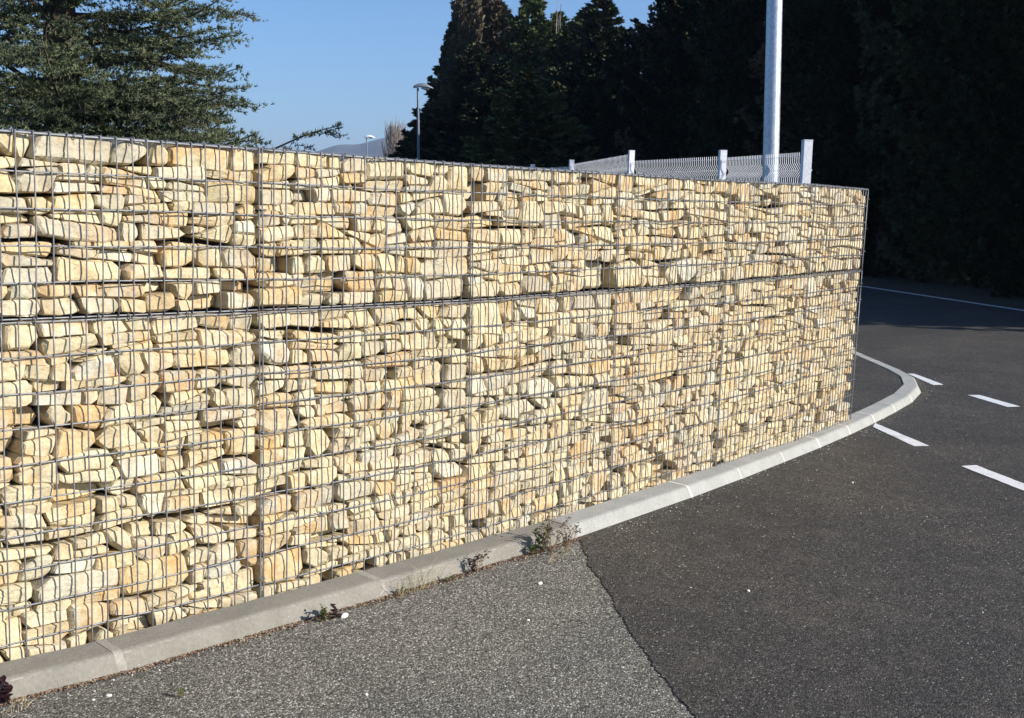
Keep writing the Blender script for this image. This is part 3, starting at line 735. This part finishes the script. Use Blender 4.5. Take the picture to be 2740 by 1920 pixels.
def conifer_mesh(h, rad, seed, zmin=.0, nb=260, tuft=.16, k=5, shape='cone', upt=.35, dens=1.0, ragged=.3, wide=.3, core=.3, wsp=.26, nclump=0):
    rg = np.random.default_rng(seed); P = []; D = []; Ls = []
    for i in range(nb):
        u = (i + rg.random()) / nb; z = zmin + (h - zmin) * u
        if shape == 'cone': R = rad * (1 - u) ** .75 * min(1, .55 + u * 3)
        elif shape == 'column': R = rad * min(1, (1 - u) * 5) ** .7 * min(1, .6 + 2 * u)
        else: R = rad * (math.sin(math.pi * min(.98, .18 + .80 * u)) ** .55)
        R *= rg.uniform(1 - ragged, 1 + ragged * .55)
        az = rg.random() * 2 * math.pi; dr = np.array([math.cos(az), math.sin(az), 0])
        m = max(4, int(R / .11 * dens * 1.5)); tt = np.sqrt(rg.uniform(core ** 2, 1, m))
        side = np.cross(dr, (0, 0, 1)); sp = wsp * R * (1.25 - tt)
        pts = dr * (R * tt)[:, None] + side * (rg.normal(0, 1, m) * sp * .6)[:, None] + np.array([0, 0, 1]) * (z + upt * R * (tt ** 2 - .3) + rg.normal(0, .035 * R + .03, m))[:, None]
        P.append(pts); D.append(np.repeat((dr + np.array([0, 0, upt * 1.6]))[None], m, 0)); Ls.append(np.full(m, tuft))
    P = np.concatenate(P); D = np.concatenate(D); D /= np.linalg.norm(D, axis=1)[:, None]; Ls = np.concatenate(Ls)
    return spikes(P, D, Ls, wide, k, rg, .55, True)
def trunk_mb(h, r0, seed, limbs=6, spread=1.5):
    r = random.Random(seed); mb = MB(); mb.tube([(0, 0, -.1), (r.uniform(-.05, .05), r.uniform(-.05, .05), h * .4), (0, 0, h * .95)], [r0, r0 * .7, r0 * .12], 9)
    for i in range(limbs):
        z = h * r.uniform(.15, .8); a = r.random() * 6.28; L = spread * r.uniform(.5, 1); mb.tube([(0, 0, z), (math.cos(a) * L * .5, math.sin(a) * L * .5, z + L * .1), (math.cos(a) * L, math.sin(a) * L, z + L * .3)], [r0 * .35, r0 * .2, r0 * .05], 5)
    return mb
protos = {}
def tree(key, loc, label, group, rz, sc=(1, 1, 1), leaf=None, mk=None, cat='tree', name='conifer'):
    if key not in protos:
        (V, F), tm, lm, bm = mk()
        cm = mesh_np('crown', V, F); cm.materials.append(lm)
        tmn = mesh_np('trunk', np.array(tm.V), tm.F); tmn.materials.append(bm); protos[key] = (cm, tmn)
    cm, tmn = protos[key]
    t = thing(name, loc, label, cat, group); t.rotation_euler = (0, 0, rz); t.scale = sc
    if leaf is not None:
        cm = protos.setdefault((key, leaf.name), None) or cm.copy()
        cm.materials[0] = leaf; protos[(key, leaf.name)] = cm
    for nm, me in (('crown', cm), ('trunk', tmn)):
        o = bpy.data.objects.new(nm, me); C.objects.link(o); o.parent = t
    return t
mk_ley = lambda: (conifer_mesh(12, 3.0, 1, 0, 340, .23, 9, 'cone', .30, 2.2, .5, .24, wsp=.17), trunk_mb(12, .22, 1), M['ley'], M['bark'])
mk_ley2 = lambda: (conifer_mesh(12, 2.6, 2, 0, 300, .23, 9, 'cone', .6, 2.4, .55, .24, wsp=.16), trunk_mb(12, .2, 2), M['ley'], M['bark'])
mk_col = lambda: (conifer_mesh(12, 1.0, 3, 0, 380, .26, 5, 'column', 1.2, 1.6, .2), trunk_mb(12, .16, 3, 3, .6), M['cyp'], M['bark'])
mk_hedge = lambda: (conifer_mesh(9, 2.3, 4, 0, 330, .15, 5, 'oval', .45, 2.4, .5, core=.4, wsp=.16), trunk_mb(9, .18, 4), M['bushy'], M['bark'])
mk_hedge2 = lambda: (conifer_mesh(9, 2.2, 5, 0, 330, .15, 5, 'oval', .7, 2.4, .55, core=.4, wsp=.16), trunk_mb(9, .18, 5), M['bushy'], M['bark'])
def sd_(u): # unit sight direction for a photo column (source pixels) at mid height
    d = RGT * ((u - 1370) / 3270) + DWN * ((450 - 960) / 3270) + FWD; h = math.hypot(d.x, d.y); return (d.x / h, d.y / h)
# conifers at the left end of the dark belt: (photo column, distance, kind, height, width, material, label)
far_trees = [
    (1152, 66, 'ley', 5.9, 1.25, 'cyp', 'dark ragged conifer directly behind the tall grey street lamp'),
    (1118, 72, 'ley2', 4.0, 1.1, 'cyp', 'lowest dark conifer, at the left foot of the belt beside the bare poplar'),
    (1186, 65, 'ley2', 8.8, 1.2, 'cyp', 'dark jagged conifer just left of the two slim cypresses'),
    (1208, 60, 'col', 10.0, .62, 'cyp', 'slimmer and lower of the two dark columnar cypresses'),
    (1238, 60, 'col', 12.3, .72, 'cypb', 'taller of the two slim columnar cypresses, cut by the top edge'),
    (1278, 62, 'ley', 12.0, 1.0, 'cypb', 'brownish conifer whose tip is just right of the two slim cypresses'),
    (1318, 61, 'ley2', 11.3, 1.35, 'cypb', 'broad brown green conifer left of the dip in the skyline'),
    (1262, 57, 'ley', 8.6, 1.35, 'cyp', 'dark bushy conifer below the two slim cypresses'),
    (1358, 66, 'ley', 9.2, 1.15, 'ley', 'lower dark green conifer filling the dip between two peaks'),
    (1330, 54, 'ley2', 7.4, 1.5, 'cyp', 'dark conifer in the shade under the dip in the skyline'),
    (1412, 58, 'ley2', 11.4, 1.35, 'ley', 'bluish green pointed conifer with the highest tip in the middle'),
    (1445, 60, 'ley', 10.2, 1.1, 'ley', 'green conifer just right of the bluish green pointed one'),
    (1480, 60, 'ley2', 10.6, 1.3, 'ley', 'green conifer with thin bare twigs standing above it'),
    (1405, 44, 'ley2', 6.2, 1.3, 'leyy', 'yellow green conifer catching the sun in the middle of the belt'),
    (1520, 56, 'ley', 9.6, 1.3, 'ley', 'dark green conifer below the pale leaved one'),
    (1545, 60, 'ley2', 10.6, 1.2, 'leyy', 'pale leaved slender conifer at the edge of the dark mass'),
    (1590, 54, 'ley', 10.4, 1.4, 'cyp', 'dark conifer hidden partly behind the left end of the dark mass'),
]
wid = dict(ley=3.0, ley2=2.6, col=1.0)
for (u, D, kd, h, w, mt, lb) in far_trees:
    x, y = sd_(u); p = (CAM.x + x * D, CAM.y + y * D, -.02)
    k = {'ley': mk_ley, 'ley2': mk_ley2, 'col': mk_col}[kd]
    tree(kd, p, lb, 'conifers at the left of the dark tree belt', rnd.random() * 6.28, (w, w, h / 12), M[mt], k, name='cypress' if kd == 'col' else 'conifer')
# the tall dark hedge of evergreens along the far side of the road
hp = []
for i in range(11):
    a = -3.2 + i * 3.4; hp.append((a, 2.9 + (i % 2) * .8, 9.5 + 1.2 * math.sin(i * 2.3)))
for i in range(7): hp.append((-2.0 + i * 4.2, 6.6, 11 + math.sin(i)))
names = ['at the right edge', 'second from the right edge', 'third from the right edge', 'fourth from the right edge', 'fifth from the right edge', 'sixth from the right edge', 'seventh from the right edge', 'eighth from the right edge', 'behind the thick pole', 'left of the thick pole', 'at the left end of the dark mass']
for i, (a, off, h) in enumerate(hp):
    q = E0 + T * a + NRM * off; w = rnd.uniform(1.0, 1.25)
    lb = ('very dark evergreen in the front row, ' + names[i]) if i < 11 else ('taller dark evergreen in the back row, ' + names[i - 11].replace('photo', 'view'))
    tree('hedge' if i % 2 else 'hedge2', (q[0], q[1], -.02), lb, 'tall dark evergreens along the far road edge', rnd.random() * 6.28, (w, w, h / 9), (M['bushy'], M['cypb'], M['bushy'], M['cyp'])[i % 4], mk_hedge if i % 2 else mk_hedge2, name='evergreen_tree')  # brighter brownish leaves on some trees imitate sunlit clumps in the dark mass

# big cedar behind the wall
def cedar():
    rg = np.random.default_rng(11); r = random.Random(5); D = 24.0; x, y = sd_(165); b = np.array([CAM.x + x * D, CAM.y + y * D, 0.0])
    t = thing('cedar', b, 'big spreading grey green cedar rising behind the left part of the wall', 'tree')
    tm = MB(); tm.tube([b + (0, 0, -.1), b + (.05, 0, 3), b + (0, .1, 7), b + (0, 0, 12.5)], [.38, .33, .2, .04], 12); tm.build('trunk', M['bark'], t, smooth=True)
    br = MB(); P = []; Dr = []; L = []
    vr = np.array([.643, -.766]); vb = np.array([.86, .51])
    def branch(z, az, ln, el, droop, seed):
        ln *= .80
        rr = np.random.default_rng(seed); d2 = np.array([math.cos(az), math.sin(az)]); n = 14; pts = []; wv = rr.uniform(.04, .16)
        for k in range(n + 1):
            u = k / n; h_ = z + ln * (math.tan(el) * u - droop * u * u) + wv * math.sin(u * 7 + seed) * (.3 + u)
            s_ = .12 * ln * math.sin(u * 3 + seed) * .5
            pts.append(np.array([b[0] + d2[0] * ln * u - d2[1] * s_, b[1] + d2[1] * ln * u + d2[0] * s_, h_]))
        br.tube(pts, [.055 * (1 - .93 * k / n) + .004 for k in range(n + 1)], 5, cap=False)
        m = int(ln * 7)
        for j in range(m):
            u = .16 + .84 * (j + rr.random()) / m; i0 = min(n - 1, int(u * n)); p = pts[i0] + (pts[i0 + 1] - pts[i0]) * (u * n - i0)
            sgn = 1 if j % 2 else -1; sl_ = (1.15 * (1 - u) ** .6 + .25) * rr.uniform(.5, 1.15) * min(1, ln / 3)
            f = rr.uniform(.45, .9); dv = np.array([d2[0] * f - d2[1] * sgn, d2[1] * f + d2[0] * sgn, rr.uniform(-.30, .38)]); dv /= np.linalg.norm(dv)
            kk = max(3, int(sl_ / .055)); us = (np.arange(kk) + rr.random(kk)) / kk
            q = p + dv * (sl_ * us)[:, None] + np.array([0, 0, 1]) * ((-.18 * us + .16 * us ** 2) * sl_)[:, None] + rr.normal(0, .018, (kk, 3))
            P.append(q); Dr.append(np.repeat((dv * .8 + np.array([0, 0, .55]))[None], kk, 0)); L.append(np.full(kk, .085))
            # second-order twigs
            for g in range(int(sl_ / .16)):
                uu = rr.uniform(.15, .95); q0 = p + dv * sl_ * uu; sg = 1 if g % 2 else -1
                dv2 = np.array([dv[0] * .7 - dv[1] * sg * .7, dv[1] * .7 + dv[0] * sg * .7, rr.uniform(-.45, .35)]); l2 = rr.uniform(.14, .34) * (1.2 - uu * .5); k2 = max(2, int(l2 / .05))
                us2 = (np.arange(k2) + rr.random(k2)) / k2; q2 = q0 + dv2 * (l2 * us2)[:, None] + rr.normal(0, .014, (k2, 3)) - np.array([0, 0, .03])
                P.append(q2); Dr.append(np.repeat((dv2 * .7 + np.array([0, 0, .5]))[None], k2, 0)); L.append(np.full(k2, .075))
        q = pts[-1][None] + rr.normal(0, .03, (6, 3)); P.append(q); Dr.append(np.repeat(np.array([d2[0], d2[1], .3])[None], 6, 0)); L.append(np.full(6, .10))
    for i in range(150):
        z = .8 + 8.8 * (i / 150) ** 1.0 + r.uniform(-.25, .25); az = i * 2.399 + r.uniform(-.4, .4)
        ln = (4.35 - .10 * z) * r.uniform(.72, 1.0) if z < 7 else (11.5 - z) * .75
        branch(z, az, ln, math.radians(r.uniform(-6, 34)), r.uniform(.02, .3), 300 + i)
    a0 = math.atan2(-.766, .643)
    # the branches seen against the sky on the right side
    for z, ln, el, az in ((5.0, 4.5, 5, 0), (4.55, 4.3, 4, .12), (4.1, 4.15, 3, -.1), (3.7, 3.95, 3, .05), (3.25, 4.1, 6, -.05), (2.85, 4.35, 5, .08), (2.5, 4.4, 2, 0), (2.2, 4.5, 5, -.12), (5.4, 4.2, 7, .2), (1.9, 4.3, 3, .1), (3.0, 4.0, 8, .3), (3.5, 3.9, 6, -.3), (4.4, 4.1, 7, -.25)):
        branch(z, a0 + az, ln, math.radians(el), .04, int(z * 100))
    for i in range(34): branch(r.uniform(1.0, 3.0), a0 + r.uniform(-1.3, 1.3), 4.3 * r.uniform(.7, 1.05), math.radians(r.uniform(0, 14)), r.uniform(.02, .12), 900 + i)
    branch(1.0, a0 + .04, 6.3, math.radians(15), -.05, 77)
    P = np.concatenate(P); Dr = np.concatenate(Dr); Dr /= np.linalg.norm(Dr, axis=1)[:, None]; L = np.concatenate(L)
    keep = P[:, 2] > .3; P, Dr, L = P[keep], Dr[keep], L[keep]
    V, F = spikes(P, Dr, L * .95, .26, 6, rg, .75, False)
    br.build('limbs', M['bark'], t); obj('crown', V, F, M['cedar'], t)
    print('cedar tufts', len(P))
cedar()

# bare poplars and a bare thicket far off
def bare(u, D, h, w, label, nst, seed, name='bare_poplar'):
    r = random.Random(seed); x, y = sd_(u); b = np.array([CAM.x + x * D, CAM.y + y * D, 0.])
    t = thing(name, b, label, 'tree'); mb = MB(); mb.tube([b, b + (0, 0, h * .5), b + (.1, 0, h)], [.02 + .05 * w, .01 + .03 * w, .01], 6); mb.build('trunk', M['greybark'], t)
    mb = MB()
    for i in range(nst):
        z = h * r.uniform(.05, .75); a = r.random() * 6.28; L = (h - z) * r.uniform(.25, .75); ww = w * r.uniform(.3, 1) * (1 - .5 * z / h)
        p0 = b + (0, 0, z); p1 = p0 + (math.cos(a) * ww * .6, math.sin(a) * ww * .6, L * .35); p2 = p0 + (math.cos(a) * ww, math.sin(a) * ww, L)
        mb.tube([p0, p1, p2], [.028 * min(2, w + .2), .02 * min(2, w + .2), .012], 3, cap=False)
        for k in range(3):
            q = p0 + (p2 - p0) * r.uniform(.3, .9); aa = a + r.uniform(-1, 1); mb.tube([q, q + (math.cos(aa) * ww * .25, math.sin(aa) * ww * .25, L * .35)], [.032, .015], 3, cap=False)
    mb.build('twigs', M['greybark'], t)
bare(1056, 150, 12.3, 1.9, 'tall bare pinkish grey poplar left of the dark conifers', 330, 3)
bare(1035, 156, 8.6, 1.3, 'shorter bare poplar just left of the tall one', 200, 4)
bare(1008, 160, 6.6, 2.2, 'low bare brown thicket between the small lamp and the poplars', 300, 5, 'bare_thicket')
bare(1022, 158, 6.3, 1.3, 'thin bare tree between the thicket and the poplars', 60, 6, 'bare_tree')
# bare twig tree above the belt
bare(1474, 57, 11.0, .9, 'thin bare twigs standing above the green conifers', 14, 8, 'bare_tree')

# hills
def hill():
    pr = [(-1500, 415), (-600, 420), (-100, 425), (300, 424), (600, 418), (740, 408), (835, 409), (870, 396), (899, 389), (952, 386), (978, 380), (998, 375), (1022, 370), (1074, 359), (1130, 352), (1200, 346), (1400, 340), (1800, 350), (2300, 380)]
    V = []; F = []; r = random.Random(2); D = 2600; m = 12
    us = np.linspace(-1500, 2300, 240)
    for i, u in enumerate(us):
        vv = np.interp(u, [p[0] for p in pr], [p[1] for p in pr]) + 1.2 * math.sin(i * .9) + r.uniform(-.6, .6)
        d = RGT * ((u - 1370) / 3270) + DWN * ((vv - 960) / 3270) + FWD; h = math.hypot(d.x, d.y); top = CAM.z + d.z / h * D
        for j in range(m + 1):
            f = j / m; dd = D - 700 + 700 * f; z = top * (f ** .8) * (1 + (.02 * math.sin(i * .5 + j)) * (j < m)) - 2 * (1 - f)
            V.append((CAM.x + d.x / h * dd, CAM.y + d.y / h * dd, z))
    for i in range(len(us) - 1):
        for j in range(m): a = i * (m + 1) + j; F.append((a, a + 1, a + m + 2, a + m + 1))
    # back slope
    n0 = len(V)
    for i in range(len(us)):
        p = V[i * (m + 1) + m]; V.append((CAM.x + (p[0] - CAM.x) * 1.3, CAM.y + (p[1] - CAM.y) * 1.3, -5))
    for i in range(len(us) - 1): F.append((i * (m + 1) + m, n0 + i, n0 + i + 1, (i + 1) * (m + 1) + m))
    o = obj('hills', V, F, M['hill']); tag(o, kind='structure')
hill()
HAZE = True
if HAZE:
    m = bpy.data.materials.new('haze'); m.use_nodes = True; nt = m.node_tree; nt.nodes.remove(nt.nodes['Principled BSDF'])
    pv = nt.nodes.new('ShaderNodeVolumePrincipled'); pv.inputs['Color'].default_value = (.62, .74, 1, 1); pv.inputs['Density'].default_value = .00022; pv.inputs['Anisotropy'].default_value = .2
    nt.links.new(pv.outputs[0], nt.nodes['Material Output'].inputs['Volume'])
    mb = MB(); mb.box((-3400, -3400, -40), (3400, 3400, 190)); o = mb.build('haze', m); tag(o, kind='stuff')

# ------------------------------------------------------------------ weeds, debris
def leafblade(mb, p, d, L, w, up=(0, 0, 1), curl=.2):
    p = np.array(p, float); d = np.array(d, float); d /= np.linalg.norm(d); s = np.cross(d, up); s /= np.linalg.norm(s) + 1e-9; u_ = np.cross(s, d)
    V = [p, p + d * L * .3 + s * w * .8 + u_ * curl * L * .1, p + d * L * .7 + s * w * .8 + u_ * curl * L * .1, p + d * L, p + d * L * .7 - s * w * .8 + u_ * curl * L * .1, p + d * L * .3 - s * w * .8 + u_ * curl * L * .1, p + d * L * .5 - u_ * curl * L * .08]
    mb.add(V, [(0, 1, 6), (1, 2, 6), (2, 3, 6), (3, 4, 6), (4, 5, 6), (5, 0, 6)])
def green_weed(b, n, hgt, leaf, label, seed, mt='weed', wd=.3, lean=(0, 0), name='weed', nl=9):
    r = random.Random(seed); b = np.array(b, float); t = thing(name, b, label, 'weed'); st = MB(); lv = MB()
    for i in range(n):
        a = r.random() * 6.28; h = hgt * r.uniform(.5, 1.1); tip = b + (math.cos(a) * h * .4 + lean[0] * h, math.sin(a) * h * .3 + lean[1] * h, h); mid = b + (tip - b) * .5 + (0, 0, h * .12); b0 = b + (r.uniform(-.012, .012), r.uniform(-.012, .012), 0)
        st.tube([b0, mid, tip], [.0013, .001, .0006], 4)
        for k in range(nl):
            u = .12 + .88 * k / (nl - 1); p = b0 + (mid - b0) * min(1, 2 * u) if u < .5 else mid + (tip - mid) * (2 * u - 1)
            aa = r.random() * 6.28; leafblade(lv, p, (math.cos(aa), math.sin(aa), r.uniform(.0, .9)), leaf * r.uniform(.7, 1.2), leaf * wd)
    st.build('stems', M['dry'] if mt != 'purple' else M['purple'], t); lv.build('leaves', M[mt], t)
    return t
def dry_weed(b, n, hgt, label, seed, lean=(0, 0), heads=True, mt='dry'):
    r = random.Random(seed); b = np.array(b, float); t = thing('dry_weed', b, label, 'weed'); st = MB(); lv = MB()
    for i in range(n):
        a = r.random() * 6.28; h = hgt * r.uniform(.45, 1.0); tip = b + (math.cos(a) * h * .6 + lean[0] * h, math.sin(a) * h * .25 + lean[1] * h, h); mid = b + (tip - b) * .5 + (r.uniform(-.01, .01), r.uniform(-.01, .01), h * .08)
        st.tube([b, mid, tip], [.0015, .0011, .0006], 4)
        for k in range(7):
            u = r.uniform(.3, 1); p = b + (mid - b) * min(1, 2 * u) if u < .5 else mid + (tip - mid) * (2 * u - 1)
            q = p + (r.uniform(-.02, .02), r.uniform(-.015, .01), r.uniform(.003, .022)); st.tube([p, q], [.0007, .0004], 3)
            if heads:
                for g in range(2): leafblade(lv, q, (r.uniform(-1, 1), r.uniform(-1, 1), r.uniform(-1, .6)), r.uniform(.006, .012), r.uniform(.002, .005), curl=1.2)
    st.build('stems', M[mt], t)
    if lv.V: lv.build('dead_leaves', M['dryl'], t)
def groundpt(u, v, z=0.0):
    d = RGT * ((u - 1370) / 3270) + DWN * ((v - 960) / 3270) + FWD; k = (z - CAM.z) / d.z; return CAM + d * k
g = lambda u, v: tuple(groundpt(u, v, .002))
green_weed(g(1448, 1478), 7, .105, .020, 'bushy green weed at the joint of old and new kerb', 1, wd=.35, nl=14)
green_weed(g(1425, 1484), 5, .035, .018, 'small green weed creeping at the kerb foot left of the bushy one', 2, wd=.4)
dry_weed(g(1476, 1482), 9, .155, 'tall dry brown weed against the end of the pale kerb', 3, lean=(.12, 0))
dry_weed(g(1512, 1478), 8, .10, 'low tangle of dry stalks where the asphalt seam meets the kerb', 4, lean=(.35, 0))
dry_weed(g(1276, 1530), 5, .09, 'dry weed with dark seed heads beside the charred stub', 5, lean=(.45, 0))
green_weed(g(1262, 1532), 6, .062, .012, 'dark charred upright stub of a weed against the kerb', 6, mt='purple', wd=.45, name='weed_stub')
green_weed(g(897, 1652), 4, .045, .026, 'small purple leaved weed beside the white stone', 7, mt='purple', wd=.42, nl=4)
green_weed(g(868, 1662), 8, .045, .012, 'low green weed just left of the purple leaves', 8, wd=.45)
green_weed(g(14, 1880), 5, .05, .028, 'purple leaved weed at the bottom left edge of the photo', 9, mt='purple', wd=.4, nl=4)
green_weed(g(488, 1862), 3, .02, .013, 'tiny yellow green sprout growing from the old asphalt', 10, wd=.4, nl=4)
green_weed(g(1206, 1556), 4, .02, .02, 'small green blades at the kerb foot right of the dry grass', 11, wd=.18, nl=4)
green_weed(g(1072, 1588), 4, .018, .016, 'small green sprout at the left end of the dry grass', 12, wd=.25, nl=4)
def grass_tuft(b, label, seed, n=26, h=.12, lean=(.3, 0), wdh=.06):
    r = random.Random(seed); b = np.array(b); mb = MB()
    for i in range(n):
        p = b + (r.uniform(-wdh, wdh), r.uniform(-.008, .008), 0); a = r.random() * 6.28; hh = h * r.uniform(.3, 1)
        mb.tube([p, p + (math.cos(a) * hh * .3 + lean[0] * hh * .4, math.sin(a) * .2 * hh, hh * .6), p + (math.cos(a) * hh * .8 + lean[0] * hh, math.sin(a) * .4 * hh, hh * r.uniform(.5, 1))], [.0008, .0006, .0003], 3)
    o = mb.build('dry_grass', M['straw'], origin=tuple(b)); tag(o, label, 'grass tuft')
grass_tuft(g(1120, 1580), 'thin dry grass sprawling against the kerb right of its mortar joint', 1, 34, .13, (.2, 0), .09)
grass_tuft(g(40, 1906), 'straw coloured dry grass in the bottom left corner', 2, 12, .055, (.9, 0), .04)
grass_tuft(g(1490, 1500), 'straw blades lying in front of the weed clump', 3, 16, .05, (.4, 0), .05)
# leaf litter and crumbs along the kerb foot
r = random.Random(21); V = MB()
for i in range(4200):
    l = r.uniform(klen((-1.6, -.04)), ko[-1] + .03); p, nn = kat(l); dd = -abs(r.gauss(0, .008 + .016 * hsh(int(l * 9), 1, 2))) + .001; q = p + nn * dd
    s_ = r.uniform(.0012, .0045); c = np.array([q[0], q[1], .001 + s_ * .4]); a = r.random() * 3.14
    ax = np.array([math.cos(a), math.sin(a), r.uniform(-.3, .3)]) * s_ * 1.5; ay = np.array([-math.sin(a), math.cos(a), r.uniform(-.3, .3)]) * s_ * .8; az = np.array([0, 0, s_ * .7])
    V.add([c - ax, c + ay, c + ax, c - ay, c + az, c - az], [(0, 1, 4), (1, 2, 4), (2, 3, 4), (3, 0, 4), (1, 0, 5), (2, 1, 5), (3, 2, 5), (0, 3, 5)])
o = V.build('leaf_litter', M['litter']); tag(o, 'strip of brown crumbs and leaf litter along the old kerb foot', 'debris', kind='stuff')
V = MB()
def chip(V, q, s_, r):
    a = r.random() * 6.28; k = r.uniform(.5, .9); ax = np.array([math.cos(a), math.sin(a), 0]) * s_; ay = np.array([-math.sin(a), math.cos(a), 0]) * s_ * k; c = np.array([q[0], q[1], q[2]]); hz = s_ * r.uniform(.5, .9)
    top = [c + ax * .6 * math.cos(t_) + ay * .6 * math.sin(t_) + np.array([r.uniform(-.1, .1) * s_, 0, hz * r.uniform(.8, 1.1)]) for t_ in (0, 1.25, 2.5, 3.8, 5)]
    bot = [c + ax * math.cos(t_) + ay * math.sin(t_) + np.array([0, 0, hz * .25]) for t_ in (0, 1.25, 2.5, 3.8, 5)]; b2 = [c + (p - c) * .8 * np.array([1, 1, 0]) for p in bot]
    V.add(top + bot + b2, [tuple(range(5))] + [(5 + i, 5 + (i + 1) % 5, (i + 1) % 5, i) for i in range(5)] + [(10 + i, 10 + (i + 1) % 5, 5 + (i + 1) % 5, 5 + i) for i in range(5)])
for i in range(2600):
    if i % 3 == 0: l = r.uniform(klen((-1.6, -.04)), klen((8.9, 1.9))); p, nn = kat(l); q = p - nn * abs(r.gauss(0, .05)) 
    else: q = np.array([r.uniform(-1.2, 8), r.uniform(-3, 1.1)])
    if r.random() < .4 and i % 3: q = np.array([r.uniform(-1.2, 3), r.uniform(-2.3, -.2)])
    pp, nn = kat(KL[np.argmin(np.linalg.norm(KP - q, axis=1))])
    if np.dot(q - pp, nn) > -.006: continue
    on_new = q[0] - q[1] * -.86 > 1.36 + .1
    chip(V, (q[0], q[1], .003 if on_new else -.0005), r.uniform(.0015, .0045) * (1.5 if r.random() < .08 else 1), r)
o = V.build('scattered_grit', M['grit']); tag(o, 'pale grit and gravel grains scattered over the asphalt', 'grit', kind='stuff')
def pebble(u, v, s_, label, seed, z=0):
    r = random.Random(seed); V = MB(); q = groundpt(u, v, z); n = 9
    V2 = []; F = []; rings = [(.0, 1.0), (.55, .85), (.95, .4), (.8, .0)]
    for j, (rr, zz) in enumerate(rings[1:]):
        for k in range(n):
            a = 2 * math.pi * k / n; w = s_ * rr * (1 + .22 * math.sin(a * 2 + seed) + r.uniform(-.1, .1)); V2.append((q.x + math.cos(a) * w * 1.15, q.y + math.sin(a) * w * .9, z + s_ * .95 * zz * (1 + r.uniform(-.1, .1))))
    V2.append((q.x, q.y, z + s_ * .95)); c = len(V2) - 1
    for j in range(2):
        for k in range(n): F.append(((j + 1) * n + k, (j + 1) * n + (k + 1) % n, j * n + (k + 1) % n, j * n + k))
    for k in range(n): F.append((c, k, (k + 1) % n))
    o = obj('loose_stone', V2, F, M['pebble'], origin=(q.x, q.y, z)); tag(o, label, 'stone', 'loose pale stones lying on the asphalt')
pebble(921, 1650, .014, 'largest loose white stone, against the kerb foot beside purple leaves', 1)
pebble(1445, 1562, .009, 'white stone on the old asphalt below the green weed clump', 2)
pebble(1413, 1660, .0055, 'small white stone in the middle of the old asphalt', 3)
pebble(291, 1863, .008, 'pale stone on the old asphalt below the left kerb joint', 4)
pebble(980, 1860, .006, 'flat pale stone near the bottom edge of the old asphalt', 5)
pebble(2002, 1582, .008, 'single pale stone on the new dark asphalt casting a thin shadow', 6, .003)
pebble(2281, 1292, .008, 'pale stone on the dark asphalt below the kerb bend', 7, .003)
pebble(250, 1873, .004, 'tiny pale stone left of the pale stone by the kerb joint', 8)
